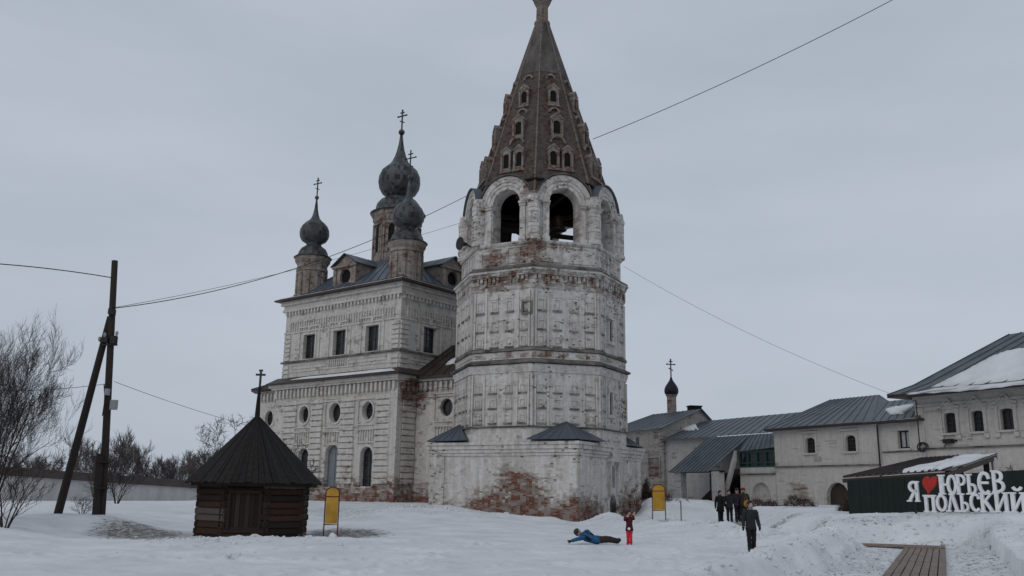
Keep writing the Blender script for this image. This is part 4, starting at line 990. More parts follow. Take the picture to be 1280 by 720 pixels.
# ------------------------------------------------------------------ refectory joining cathedral and tower
Pq = FR.P(517.5,560); aR = R_(58); FQ = Frame(Pq, (math.sin(aR), -math.cos(aR)))
rf = thing('refectory', 'low plastered refectory wing with one round window between cathedral and bell tower', 'building', (Pq.x+3,Pq.y,0))
ou,ov_ = FQ.px(558,509); m = MB()
_,ze = FQ.px(545,470,.4)
wall(m, FQ, rect(0,6.5,-.3,ze), [oval(ou,ov_,.52,.60,18)], .4)
FQ2 = Frame(FQ.p(0,0,-9), FQ.N); wall(m, FQ2, rect(0,9,-.3,ze), [], .3); m.build('wall', M_ref, rf)
window(rf, FQ, ou-.52,ou+.52,ov_-.6,ov_+.6, shape='oval', bars=(1,2), depth=.36)
m = MB(); e = .98
for a in ((ou-e,ou+e,ov_-e,ov_-e+.08),(ou-e,ou+e,ov_+e-.08,ov_+e),(ou-e,ou-e+.08,ov_-e+.08,ov_+e-.08),(ou+e-.08,ou+e,ov_-e+.08,ov_+e-.08)): m.box(FQ,*a,-.01,.1)
for su in (-1,1):
    for sv in (-1,1): m.box(FQ,ou+su*(e-.22)-.07,ou+su*(e-.22)+.07,ov_+sv*(e-.22)-.07,ov_+sv*(e-.22)+.07,-.01,.08)
m.build('round_window_surround', M_ref, rf)
r_bal = unit_mesh('refectory_baluster', M_ref, 'baluster'); r_blk = unit_mesh('refectory_block', M_ref)
m = MB(); m.box(FQ,ou-e,ou+e,ov_-e-.32,ov_-e-.22,0,.14); m.build('balustrade_rail', M_ref, rf)
for j in range(8): u = ou-e+.12+(2*e-.24)*j/7; piece('baluster', r_bal, rf, FQ, u-.075,u+.075, ov_-e-1.15, ov_-e-.33, -.03,.11)
for i in range(14): u = .3+6*(i+.5)/14; piece('modillion', r_blk, rf, FQ, u-.1,u+.1, ze-.95,ze-.3,-.02,.2)
m = MB(); m.box(FQ,0,6.5,ze-.28,ze-.02,-.01,.3); m.box(FQ,0,6.5,ze-1.35,ze-1.25,-.01,.1); m.box(FQ,0,6.5,-.3,1.7,-.01,.1); m.build('cornice', M_ref, rf)
ea = FQ.p(-.9,ze+.02,.55); eb = FQ.p(7,ze+.02,.55); ta = FQ.P(559,433,-3.6); tb = ta+FQ.U*5.2
mroot = [ea, eb, tb, ta]
roof_strips(rf, ea, eb, tb, ta, 9, M_roofd)
eL = FQ.p(-.9,ze+.02,-8); tL = Vector((ta.x,ta.y,ta.z))-FQ.N*3
roof_strips(rf, eL, ea, ta, ta, 6, M_roofd); m = MB(); m.slab([ea,eb,FQ.p(7,ze+.02,-6),eL], (0,0,-1), .14); m.build('eaves_board', M_roofd, rf)
snow_patch(rf, ea, eb, tb, ta, [(.36,.30),(.55,.36),(.8,.34),(.98,.45),(.98,.97),(.72,.97),(.5,.72),(.36,.45)], .12)

# ------------------------------------------------------------------ monastery buildings on the right
p0 = at_y(1152,600,55); FW = Frame((p0.x,p0.y), (.469,-.883))
M_mon = plaster('monastery_limewash', (.45,.425,.40), (.57,.54,.51), .6, .07, -.03, grime=.2, chips=.3, spots=(sp(FW,1004,608,1.3,.17), sp(FW,1180,572,1.2,.08)))
M_wall = simple('perimeter_limewash', (.40,.39,.38), (.52,.51,.50), .8, (1,1,.4), bump=.01)
M_monb = plaster('chapel_limewash', (.34,.31,.285), (.45,.42,.39), .6, .10, .02, grime=.35)
def plane_hit(a, b, d, x, y):
    n = (b-a).cross(d-a); r = ray(x,y); E_ = Vector((0,0,EYE)); t = (a-E_).dot(n)/r.dot(n); return E_+r*t
def snow_px(parent, a, b, d, pl, t=.12, name='roof_snow'):
    nr = (b-a).cross(d-a).normalized(); nr = nr if nr.z > 0 else -nr
    P = []; k = len(pl)
    for i in range(k):
        p, q = Vector(pl[i]), Vector(pl[(i+1)%k])
        for j in range(6):
            r = p.lerp(q,j/6)+Vector((random.uniform(-1,1),random.uniform(-1,1)))*(.7 if j else .2); P.append(plane_hit(a,b,d,r.x,r.y))
    c = sum(P, Vector())/len(P); n = len(P); mb = MB()
    vs = [p+nr*.05 for p in P]+[p.lerp(c,.04)+nr*(t*.7+.05) for p in P]+[p.lerp(c,.3)+nr*(t+.05+random.uniform(-.02,.02)) for p in P]+[c+nr*(t+.05)]
    mb.add(vs, [(r*n+i,r*n+(i+1)%n,(r+1)*n+(i+1)%n,(r+1)*n+i) for r in range(2) for i in range(n)]+[(2*n+i,2*n+(i+1)%n,3*n) for i in range(n)])
    return mb.build(name, M_rsnow, parent, smooth=True)
GZ = .2
# -- tall corner house
hb = thing('monastery_house', 'tallest pale monastery house at far right with steep hipped snowy roof and carved window surrounds', 'house', (FW.p(6,0,-5).x,FW.p(6,0,-5).y,0))
ze = FW.px(1165,492,0)[1]; UE = 14
wn = []
for x0,x1,y0,y1 in ((1180.3,1194.5,516,541),(1214.5,1229,513,540),(1250.5,1266.5,510,537)): wn.append(urect(FW,x0,x1,y0,y1))
va = sum(w[2] for w in wn)/3; vb = sum(w[3] for w in wn)/3; wn = [(a,b,va,vb) for a,b,_,_ in wn]; sp_ = wn[2][0]-wn[1][0]
for i in range(2): a,b,_,_ = wn[-1]; wn.append((a+sp_,b+sp_,va,vb))
m = MB(); wall(m, FW, rect(0,UE,-.2,ze), [arch(a,b,v0,v1,8,.3) for a,b,v0,v1 in wn], .35)
FWs = Frame(FW.p(0,0,-10.5), FW.N); wall(m, FWs, rect(0,10.5,-.2,ze), [], .3); m.build('wall', M_mon, hb)
for a,b,v0,v1 in wn:
    window(hb, FW, a,b,v0,v1, shape='low', bars=(1,3), sill=M_mon, depth=.3)
    m = MB()
    for s_,e_ in ((-1,a),(1,b)):
        x0,x1 = sorted((e_+s_*.1,e_+s_*.26)); m.box(FW,x0,x1,v0-.1,v1+.05,-.01,.1)
        x0,x1 = sorted((e_+s_*.05,e_+s_*.34)); m.box(FW,x0,x1,v0-.38,v0-.13,-.01,.14); m.box(FW,x0,x1,v1+.05,v1+.15,-.01,.14)
    c = (a+b)/2; hw_ = (b-a)/2+.36; pts = []
    for i in range(13):
        t = i/12; x_ = -hw_+2*hw_*t; y_ = .22+.30*math.exp(-(x_/.28)**2)+.10*math.cos(math.pi*x_/hw_); pts.append((c+x_, v1+.12+y_))
    for i in range(12):
        q = [pts[i],pts[i+1],(pts[i+1][0],pts[i+1][1]+.11),(pts[i][0],pts[i][1]+.11)]; m.slab([FW.p(u,v,-.01) for u,v in q], FW.N, .15)
    m.build('window_surround', M_mon, hb)
zb = FW.px(1200,559.5)[1]; m = MB(); m.box(FW,0,UE,zb-.04,zb+.05,-.01,.12); m.build('string_course', M_ledge, hb)
m = MB(); m.box(FW,0.0,.55,-.2,ze-.8,-.01,.07); m.build('corner_pier', M_mon, hb); m = MB(); m.box(FW,0,UE,ze-.75,ze-.62,-.01,.1); m.box(FW,0,UE,ze-.3,ze,-.01,.22); m.build('cornice', M_mon, hb)
m = MB(); m.tube([FW.p(.15,ze-.3,.1),FW.p(.15,zb+.2,.1)], .03, 6); m.build('drainpipe', M_iron, hb)
m = MB(); c_ = FW.P(1155.5,559,.1)
m.tube([c_+FW.U*.26*math.cos(t)+Vector((0,0,.26*math.sin(t)))+FW.N*.03*t for t in np.linspace(0,12.5,40)], .045, 5); tag(m.build('cable_coil', M_iron), 'dark round coil of cable hanging on the corner of the far right house', 'cable coil')
m = MB(); u_,v_ = FW.px(1189,551); m.box(FW,u_-.35,u_+.2,v_-.14,v_+.1,0,.3); m.box(FW,u_+.2,u_+.4,v_-.05,v_+.05,0,.2); m.tube([FW.p(u_-.2,v_-.1,.15),FW.p(u_-.35,v_-.35,.2)],.03,5); tag(m.build('wall_bracket', M_iron), 'small dark bracket under the leftmost window of the far right house', 'bracket')
def eb_(u, n): return FW.p(u, ze+.02, n)
A_, B_ = eb_(-1.15,1.05), eb_(UE+1,1.05); D_ = FW.P(1262,418.5,-5.2); C2_ = FW.p(UE+1, D_.z, -5.2); K1 = Vector(A_)
BL = eb_(-1.15,-11.5)
# flared eaves: a flatter skirt, then the steep slope
sA, sB = FW.p(-.1,ze+.62,-.2), FW.p(UE+1,ze+.62,-.2); sL = FW.p(-.1,ze+.62,-10.2)
roof_strips(hb, A_, B_, sB, sA, 15, M_roof); roof_strips(hb, sA, sB, C2_, D_, 15, M_roof)
roof_strips(hb, BL, A_, sA, sL, 10, M_roof); roof_strips(hb, sL, sA, D_, D_, 10, M_roof)
m = MB(); m.slab([A_,B_,eb_(UE+1,-11),BL], (0,0,-1), .16); m.build('eaves_board', M_roofd, hb)
snow_px(hb, sA, sB, D_, [(1163,487),(1178,480),(1212,463),(1237,449),(1260,440),(1285,436),(1330,432),(1330,475),(1285,480),(1220,486)], .16)
snow_px(hb, A_, B_, sA, [(1133,494),(1172,487.5),(1225,484.5),(1300,477),(1330,474),(1330,478),(1280,482),(1200,490.5)], .12)
# -- long house in the middle
uL = FW.px(968,560)[0]; uM = FW.px(1100,560)[0]
hm = thing('monastery_wing', 'pale monastery wing with ribbed grey roof and two small arched windows', 'house', (FW.p((uL)/2,0,-4).x,FW.p(uL/2,0,-4).y,0))
zm = FW.px(1060,530,0)[1]; wa_ = [urect(FW,1006.7,1018.5,547,566.5), urect(FW,1056.5,1069.5,543.5,564)]; wr_ = urect(FW,1120.5,1135,538,560.5)
v0 = sum(w[2] for w in wa_)/2; v1 = sum(w[3] for w in wa_)/2; wa_ = [(a,b,v0,v1) for a,b,_,_ in wa_]
m = MB(); dn = FW.px(1047,616)
wall(m, FW, rect(uL,uM,-.2,zm), [arch(a,b,c,d,8,.6) for a,b,c,d in wa_]+[arch(dn[0]-.95,dn[0]+.95,.3,FW.px(1047,603)[1],10)], .35)
wall(m, FW, rect(uM-.3,.3,-.2,zm), [rect(*wr_)], .35, n=-.12); m.box(FW,uM-.1,uM,-.2,zm,-.4,-.002)
Fl = Frame(FW.p(uL,0,-9), FW.N); wall(m, Fl, rect(0,9,-.2,zm), [], .3); m.build('wall', M_mon, hm)
for x in wa_:
    a,b,c,d = x; window(hm, FW, *x, shape='low', bars=(1,3), sill=M_mon, depth=.3)
    m = MB(); m.box(FW,a-.24,a-.1,c-.1,d+.1,-.01,.08); m.box(FW,b+.1,b+.24,c-.1,d+.1,-.01,.08); m.box(FW,a-.3,b+.3,d+.28,d+.42,-.01,.12); m.build('window_surround', M_mon, hm)
window(hm, FW, *wr_, bars=(1,0), depth=.3, n=-.12, sill=M_mon, fmat=plain('faded_red_window_wood',(.05,.022,.02)))
m = MB(); a,b,c,d = wr_
for q in (.12,.55): m.box(FW,a+(b-a)*q,a+(b-a)*(q+.3),c+.1,d-.08,-.398,-.385)
m.build('curtain', plain('pale_curtain',(.36,.37,.38)), hm)
m = MB(); m.add([FW.p(u,v,-.33) for u,v in arch(dn[0]-.95,dn[0]+.95,.3,FW.px(1047,603)[1],10)], [tuple(range(13))]); m.build('archway_door', M_roofd, hm)
zz_ = FW.px(1030,582.5)[1]; m = MB(); m.box(FW,uL,uM,zz_-.03,zz_+.05,-.01,.12); m.build('string_course', M_ledge, hm); m = MB(); m.box(FW,uL,uM,zm-.25,zm,-.01,.15); m.build('cornice', M_mon, hm)
m = MB(); m.tube([FW.p(uM,zm-.2,.12),FW.p(uM,.8,.12)], .05, 6); m.build('drainpipe', M_iron, hm)
zs_ = FW.px(1128,564.5,-.12)[1]; m = MB(); m.box(FW,uM+.1,0,zs_-.03,zs_+.04,-.13,-.04); m.build('string_course', M_ledge, hm)
a = FW.p(uL-.45,zm,.5); b = FW.p(uM,zm,.5); d = FW.P(1039,500,-4.5); c = FW.P(1099,494,-4.5); c.z = d.z = (c.z+d.z)/2
roof_strips(hm, a,b,c,d, 12, M_roof, rib=.04); roof_strips(hm, FW.p(uL-.45,zm,-9.5), a, d, d, 8, M_roof)
b2 = FW.p(.6,zm,.5); dz_ = FW.P(1111,502,-4.0); c3 = FW.P(1142,500.5,-4.0)+FW.U*1.2; c3.z = dz_.z
roof_strips(hm, b, b2, c3, dz_, 6, M_roof, rib=.04); roof_strips(hm, b, dz_, c, c, 1, M_roof, rib=.0)
m = MB(); m.slab([a,b2,FW.p(0,zm,-9),FW.p(uL-.45,zm,-9)], (0,0,-1), .14); m.build('eaves_board', M_roofd, hm)
snow_px(hm, b, b2, dz_, [(1107,514),(1112,511.5),(1130,509),(1144,506),(1139,512),(1130,518),(1113,519.5)], .14)
# -- covered stair, gallery and the low long house behind it
NR = -1.6; hl = thing('gallery_house', 'long low monastery house with lean-to tin roof over an outside stair and green glazed gallery', 'house', (FW.p(uL-6,0,-5).x,FW.p(uL-6,0,-5).y,0))
uC = FW.px(832,560,NR)[0]; zl_ = FW.px(900,545.5,NR+.3)[1]
m = MB(); wall(m, FW, rect(uC,uL,-.2,zl_), [], .3, n=NR)
g0,g1 = FW.px(924.5,575)[0], uL-.02; gz0, gz1 = FW.px(948,584)[1], FW.px(948,563.5)[1]; nh = FW.px(951,612); nz_ = FW.px(951,603)[1]
wall(m, FW, rect(g0,g1,-.2,gz0), [arch(nh[0]-.95,nh[0]+.95,.2,nz_,12)], .35)
m.build('wall', M_mon, hl)
m = MB(); m.add([FW.p(u,v,-.33) for u,v in arch(nh[0]-.95,nh[0]+.95,.2,nz_,12)], [tuple(range(15))]); m.build('niche_back', M_mon, hl)
m = MB(); m.box(FW,g0,g1,gz0-.55,gz0-.45,-.01,.12); m.build('string_course', M_ledge, hl)
m = MB(); m.add([FW.p(u,v,-.08) for u,v in rect(g0,g1,gz0,gz1)], [(0,1,2,3)]); wd = m.build('gallery_window', M_glass, hl)
m = MB()
for i in range(5): u = g0+(g1-g0)*i/4; m.box(FW,max(u-.06,g0),min(u+.06,g1),gz0+.001,gz1,-.1,.04)
for v in (gz0,gz1-.12,gz0+.28): m.box(FW,g0,g1,v,v+.1,-.1,.03)
m.build('frame', M_grnw, wd)
a = FW.P(822,549,NR+.5); a = FW.p(uC-.2,zl_,NR+.5); b = FW.p(uL-.1,zl_,NR+.5); d = FW.P(873,527.5,-6); c = FW.P(1004,515,-6); c.z = d.z
roof_strips(hl, a,b,c,d, 17, M_roof, rib=.04)
snow_px(hl, a,b,d, [(848,538),(850,533),(856,531.5),(870,531.5),(874,537.5),(862,539)], .15)
# stair roof: one sloping plane
r1 = FW.P(837,591,1.6); r2 = FW.P(897,589,1.6); t1_ = FW.P(887,547.5,NR+.5); r2.z = r1.z; t2_ = FW.P(969,543,NR+.5); t2_.z = t1_.z
E3 = plane_hit(r1,r2,t1_,924,565); E4 = plane_hit(r1,r2,t1_,969,559.5)
def tq(f): return t1_.lerp(t2_, f)
f3 = (E3-t1_).dot(FW.U)/(t2_-t1_).dot(FW.U); r2b = r1+FW.U*((t2_-t1_).dot(FW.U)*f3)
roof_strips(hl, r1, r2b if (r2b-r1).dot(FW.U) < (r2-r1).dot(FW.U) else r2, tq(f3), t1_, 10, M_roof, t=.06, rib=.04)
roof_strips(hl, E3, E4, t2_, tq(f3), 7, M_roof, t=.06, rib=.04)
pu = [FW.px(849,605,1.3)[0], FW.px(896,605,1.3)[0]]
for u in pu: 
    m = MB(); m.box(FW,u-.42,u+.42,.2,r1.z+.05,.9,1.45); m.build('post', M_mon, hl)
m = MB(); m.box(FW,pu[0]-.6,pu[1]+.55,r1.z-.02,r1.z+.12,.95,1.4); m.build('lintel', M_wood, hl)
su0 = FW.px(858,618,1.0)[0]; su1 = FW.px(906,615,.4)[0]; ug = g0
for (ua,za,ub,zb_,n_,mat_) in ((su1-.2,.6,ug+.1,gz0+.5,.35,M_mon),(su0,.4,pu[1]-.5,2.6,-.6,M_pole)):
    m = MB(); m.slab([FW.p(ua,za,n_),FW.p(ub,zb_,n_),FW.p(ub,zb_+.75,n_),FW.p(ua,za+.75,n_)], FW.N, .25); m.build('stair_parapet', mat_, hl)
m = MB()
for i in range(14):
    u = su0+(ug-su0)*i/14; z = .4+(gz0-.4)*i/14; m.box(FW,u,u+(ug-su0)/14-.01,z-.25,z+.14,-1.3,.3)
m.build('stair_steps', M_wood, hl)
m = MB(); m.box(FW,pu[1]+.45,ug-.02,.2,r1.z+1.6,-1.5,-1.42); m.box(FW,pu[0]+.5,pu[1]-.45,.2,r1.z+.0,-1.5,-1.42); m.build('stair_back_boards', M_green, hl)
# -- chapel with a small dome
cw = FW.p(uC,0,NR); hc = thing('chapel', 'small white gabled chapel with grey roof and one dark blue onion dome with cross', 'chapel', (cw.x-1,cw.y+5,0))
FX = Frame(FW.p(uC+.02,0,NR+.25), FW.U); FG_ = Frame((FX.O.x,FX.O.y), -FX.N)
zc_ = FX.px(815,536)[1]; uN = -9
gr = FG_.px(895,524)[0]; gp = FG_.px(874,512)
m = MB(); wall(m, FX, rect(uN,0,-.2,zc_), [], .3)
wall(m, FG_, [(0,-.2),(gr,-.2),(gr,zc_),(gp[0],gp[1]),(0,zc_)], [], .3); m.build('wall', M_monb, hc)
rid0 = FG_.p(gp[0]+0,gp[1],.35); rid1 = rid0+FX.U*-1*(7.0)
e0 = FX.p(.35,zc_-.05,.4); e1 = FX.p(uN,zc_-.05,.4)
roof_strips(hc, e1, e0, rid0, rid1, 11, M_roof, rib=.04)
ee = FG_.p(gr+.3,zc_-.05,.35); roof_strips(hc, ee, ee-FX.U*9, rid1, rid0, 10, M_roof, rib=.04)
u_,v_ = FX.px(797,551); wd_ = rect(u_-.25,u_+.25,v_-.4,v_+.3); m = MB(); m.add([FX.p(a,b,.02) for a,b in wd_],[(0,1,2,3)]); m.build('window', M_glass, hc)
u0,v0 = FX.px(811,596); u1,v1 = FX.px(826,572); m = MB(); m.box(FX,u0,u0+.12,v0,v1,0,.12); m.box(FX,u1-.12,u1,v0,v1,0,.12); m.box(FX,u0,u1,v1+.002,v1+.14,0,.12); m.build('icon_case_frame', M_monb, hc)
m = MB(); m.add([FX.p(a,b,.03) for a,b in rect(u0+.12,u1-.12,v0,v1)],[(0,1,2,3)]); m.build('bare_brick_panel', plaster('bare_brick', (.3,.28,.27), (.36,.34,.33), 0, 0, .16, grime=.6), hc)
m = MB(); m.box(FX,-2.2,-.05,1.9,2.0,0,.12); m.box(FX,-6,-.05,.2,1.3,0,.2); m.build('ledge', M_monb, hc)
cd = rid0.lerp(rid1,.45); cy_ = cd.y; cd = at_y(839.5,500,cy_+1); zz = lambda y: at_y(839.5,y,cy_+1).z
m = MB(); m.lathe([(.44,zz(518)),(.44,zz(496)),(.54,zz(495)),(.54,zz(493.5))], (cd.x,cd.y,0), 12); m.build('drum', M_drum, hc)
H = zz(471)-zz(494.5); m = MB(); m.lathe([(.40,0),(.58,H*.1),(.62,H*.22),(.60,H*.35),(.5,H*.5),(.32,H*.66),(.16,H*.8),(.06,H)], (cd.x,cd.y,zz(494.5)), 20)
sc_ = 9.3/1147*cy_/.62; 
for i,v in enumerate(m.v): m.v[i] = (cd.x+(v[0]-cd.x)*sc_, cd.y+(v[1]-cd.y)*sc_, v[2])
m.build('onion_dome', M_domeb, hc, smooth=True); ortho_cross(hc, (cd.x,cd.y,zz(471.5)), zz(449.5)-zz(471.5), M_cross, yaw=.3, r=.045)
ch0 = at_y(868,510,cy_); F_ = Frame((ch0.x,ch0.y),(1,.2)); m = MB(); m.box(F_,-.55,.55,ch0.z-.5,ch0.z+.1,-.4,.4); m.box(F_,-.62,.62,ch0.z+.1,ch0.z+.2,-.47,.47); m.build('chimney', M_dark, hc)

# ------------------------------------------------------------------ perimeter wall at left
pts = [(-90,577,86),(20,584,90),(130,592.5,98),(245,601,108),(345,604,118)]
m = MB(); cp = MB()
wl = None; A3 = [at_y(x,y,Y) for x,y,Y in pts]
for i in range(4):
    a, b = A3[i], A3[i+1]; dd_ = Vector((b.x-a.x,b.y-a.y,0)).normalized(); nn = Vector((-dd_.y,dd_.x,0))*.8
    z0 = -.3; f = lambda p,z,q: Vector((p.x,p.y,z))+nn*q
    m.hexa([f(a,z0,0),f(b,z0,0),f(b,z0,1),f(a,z0,1),f(a,a.z-.6,0),f(b,b.z-.6,0),f(b,b.z-.6,1),f(a,a.z-.6,1)])
    cp.hexa([f(a,a.z-.85,-.35),f(b,b.z-.85,-.35),f(b,b.z-.85,1.35),f(a,a.z-.85,1.35),f(a,a.z,.35),f(b,b.z,.35),f(b,b.z,.65),f(a,a.z,.65)])
c0 = (A3[0]+A3[-1])/2
wt = thing('perimeter_wall', 'long white monastery perimeter wall under a dark coping, behind the poles at left', 'wall', (c0.x,c0.y,0))
m.build('wall_face', M_wall, wt); cp.build('coping', M_roofd, wt)

# ------------------------------------------------------------------ log well house
SY = 32.0; sb = at_y(315,670,SY); sx = sb.x; RW = 143/1147*30.3/2/math.cos(R_(22.5)); wcy = 30.2+RW*.92; sx = at_y(316.5,640,wcy).x; RW *= wcy/30.6*.885
sz0 = -.15; sez = at_y(320,604,30.2).z; saz = at_y(321,522,wcy).z
sh = thing('log_well_house', 'small dark eight sided log hut with pointed plank roof and cross, half sunk in snow', 'hut', (sx,wcy,0))
ap = RW*math.cos(R_(22.5)); SW = 2*RW*math.sin(R_(22.5)); SR = 6
M_logs = [plank_mat('brown_log', (.018,.009,.006), (.058,.028,.017), (1,1,6), .1), M_wood, plank_mat('bleached_log', (.045,.036,.03), (.12,.10,.09), (1,1,6), .2)]
for k in range(8):
    a = R_(SR+45*k); F_ = Frame((sx+ap*math.sin(a), wcy-ap*math.cos(a)), (math.cos(a), math.sin(a)))
    nl = 9; lh = (sez+.05-sz0)/nl
    for i in range(nl):
        z = sz0+lh*i+(.0 if k%2 else lh*.5)*.5; ex = .07
        door = (k == 0 and 2 <= i <= 6)
        segs = [(-SW/2-ex,-SW*.33),(SW*.33,SW/2+ex)] if door else [(-SW/2-ex,SW/2+ex)]
        for u0,u1 in segs:
            m = MB(); r_ = lh*.53; jit = random.uniform(-.015,.015)
            q_ = r_*.93; P8 = [(-q_,-q_*.75),(-q_*.8,-q_),(q_*.55,-q_),(q_,-q_*.7),(q_,q_*.7),(q_*.55,q_),(-q_*.8,q_),(-q_,q_*.75)]; m.add([F_.p(uu_,z+lh/2+b_,-r_*.9+jit+a_) for uu_ in (u0+random.uniform(-.03,.03),u1) for a_,b_ in P8], [tuple(range(8)),tuple(range(8,16))[::-1]]+[(i_,8+i_,8+(i_+1)%8,(i_+1)%8) for i_ in range(8)])
            mt_ = M_logs[2] if (k in (6,7) and i in (3,4) ) or random.random()<.03 else (M_logs[0] if random.random()<.45 else M_wood)
            m.build('log', mt_, sh)
    if k == 0:
        dz0, dz1_ = sz0+2*lh, sz0+7*lh+.05
        for i in range(6):
            u = -SW*.33+SW*.66*i/6; m = MB(); m.box(F_,u+.006,u+SW*.11-.006,dz0,dz1_,-.12,-.04+random.uniform(-.01,.01)); m.build('door_board', M_wood, sh)
        m = MB(); m.box(F_,-SW*.33-.07,-SW*.33+.02,dz0,dz1_,-.14,.03); m.box(F_,SW*.33-.02,SW*.33+.07,dz0,dz1_,-.14,.03); m.box(F_,-SW*.36,SW*.36,dz1_,dz1_+.1,-.14,.04); m.build('door_frame', M_wood, sh)
RE = 82.5/1147*wcy/.985; sxe = at_y(320,604,wcy).x
apx = Vector((at_y(321.5,522,wcy).x,wcy,saz+.05)); 
for k in range(8):
    a0_, a1_ = R_(SR-22.5+45*k), R_(SR+22.5+45*k)
    p = Vector((sxe+RE*math.sin(a0_), wcy-RE*math.cos(a0_), sez)); q = Vector((sxe+RE*math.sin(a1_), wcy-RE*math.cos(a1_), sez)); nb_ = 8
    nr = (q-p).cross(apx-p).normalized(); nr = nr if nr.z>0 else -nr
    for i in range(nb_):
        f0, f1 = (i+.03)/nb_, (i+.97)/nb_; drop = random.uniform(-.03,.06); lf = random.uniform(.0,.02)
        b0, b1 = p.lerp(q,f0), p.lerp(q,f1); dn_ = (b0-apx).normalized()*drop
        m = MB(); top = apx
        m.slab([b0+dn_+nr*lf, b1+dn_+nr*lf, top.lerp(b1,.03)+nr*lf, top.lerp(b0,.03)+nr*lf], nr, .04)
        m.build('roof_board', M_rwood, sh)
m = MB(); ccp = at_y(321,521,wcy); zt_ = at_y(323,462,wcy).z
m.tube([(apx.x,apx.y,saz-.3),(apx.x,apx.y,saz+.5),(apx.x+.01,apx.y,saz+1.1)], [.11,.075,.05], 8); m.build('finial_post', M_rwood, sh)
F_ = Frame((apx.x+.01,apx.y),(1,.1)); zt_ = at_y(323,462,wcy).z; m = MB(); m.box(F_,-.035,.035,saz+1.05,zt_,-.035,.035); m.box(F_,-.17,.17,zt_-.22,zt_-.15,-.03,.03); m.box(F_,-.07,.07,zt_-.06,zt_,-.028,.028); m.build('cross', M_cross, sh)
m = MB(); m.lathe([(RE*.93,sez-.10),(RE*.93,sez+.02)], (sxe,wcy,0), 8, R_(SR+22.5)); m.build('eaves_plate', M_wood, sh)

# ------------------------------------------------------------------ yellow boards
def board(x, ytop, yb, yleg, Y, w_px, label, z0):
    p = at_y(x, yb, Y); F_ = Frame((p.x,p.y),(1,.05)); W = w_px*Y/1147/2; zt2 = at_y(x,ytop,Y).z; zb2 = p.z
    t = thing('notice_board', label, 'notice board', (p.x,p.y,z0), 'yellow arched boards'); ar = arch(-W+.03,W-.03,zb2,zt2-.03,12,.75)
    m = MB(); m.slab([F_.p(u,v,-.02) for u,v in ar], F_.N, .03); m.build('panel', M_yel, t)
    o_ = arch(-W,W,zb2-.03,zt2,12,.75); m = MB(); k = len(o_)
    m.tube([F_.p(u,v,0) for u,v in o_]+[F_.p(*o_[0],0)], .022, 6); m.build('frame', M_brn, t)
    m = MB(); m.box(F_,-W,W,zt2-(zt2-zb2)*.27,zt2-(zt2-zb2)*.27+.03,.012,.03); m.build('cross_bar', M_brn, t)
    for s_ in (-1,1): m = MB(); m.tube([F_.p(s_*W,z0-.3,0),F_.p(s_*W,zb2,0)], .024, 6); m.build('leg', M_brn, t)
board(413.7, 609, 654.5, 668, 31.0, 17, 'yellow arched board on thin legs standing right of the log hut', -.02)
board(823.7, 605.5, 637.5, 648, 46.2, 16.5, 'yellow arched board standing to the right of the bell tower foot', .1)

# ------------------------------------------------------------------ poles and cables
def fitting(parent, name, p, sz, mat): m = MB(); m.abox(p.x-sz[0],p.x+sz[0],p.y-sz[1],p.y+sz[1],p.z-sz[2],p.z+sz[2]); return m.build(name, mat, parent)
pb = at_y(127.5,640,36); pt = at_y(143.5,326,36)
po = thing('utility_pole', 'tall dark wooden utility pole propped by a leaning brace pole at left', 'utility pole', (pb.x,pb.y,pb.z-.2))
m = MB(); P_ = [pb.lerp(pt,i/10)-Vector((0,0,.5 if i==0 else 0)) for i in range(11)]; m.tube(P_, [.155-.003*i for i in range(11)], 10); m.build('pole', M_pole, po)
m = MB(); q0 = pb+Vector((-.12,-.22,-.4)); q1 = pb.lerp(pt,.22)+Vector((-.1,-.2,0)); m.tube([q0,q1], [.15,.14], 8); m.build('stub_post', M_pole, po)
for f in (.09,.19): m = MB(); c = pb.lerp(pt,f)+Vector((-.05,-.1,0)); m.lathe([(.29,-.04),(.29,.04)], c, 10); m.build('wire_band', M_iron, po)
bb, b2_ = at_y(73,643,36.6), at_y(138,396,36.05); m = MB(); m.tube([bb-Vector((.1,0,.5)),bb.lerp(b2_,.5),b2_], [.17,.15,.13], 10); m.build('brace_pole', M_pole, po)
for x,y,s in ((131,425,(.14,.1,.10)),(142.5,425,(.10,.12,.16)),(137,431,(.3,.05,.03)),(140,390,(.07,.22,.12))): fitting(po, 'bracket', at_y(x,y,35.85), s, M_iron)
for x,y in ((124.5,424),(131,419),(146,417)): m = MB(); c = at_y(x,y,35.8); m.lathe([(.03,-.1),(.06,-.02),(.07,.04),(.04,.1)], c, 8); m.build('insulator', M_box, po)
fitting(po, 'meter_box', at_y(142.3,506,35.75), (.12,.1,.19), M_box); fitting(po, 'junction_box', at_y(134,490,35.8), (.07,.1,.13), M_box)
m = MB(); m.tube([at_y(130,480,35.8),at_y(131,500,35.75),at_y(128,520,35.7)], .02, 5); m.build('loose_wire', M_wire, po)
def cable(label, pl, r=.02, n=40):
    """pl: three pixels with distance; a sagging line through them"""
    P3 = [at_y(*p) for p in pl]; m = MB(); pts = []
    if len(P3) == 2: P3 = [P3[0], (P3[0]+P3[1])/2-Vector((0,0,.3)), P3[1]]
    a,b,c = P3; tb = (b-a).length/((b-a).length+(c-b).length)
    for i in range(n+1):
        t = i/n; l0 = (t-tb)*(t-1)/(tb); l1 = t*(t-1)/(tb*(tb-1)); l2 = t*(t-tb)/(1-tb); pts.append(a*l0+b*l1+c*l2)
    m.tube(pts, r, 5); return tag(m.build('cable', M_wire), label, 'cable')
cable('thick dark cable rising from the utility pole past the domes to the belfry', [(145,385,36),(360,338.5,46),(583,245,55.5)], .019)
cable('thinner cable under the thick one, from utility pole to belfry parapet', [(145,384,36),(340,344,45),(581,277,55.5)], .010)
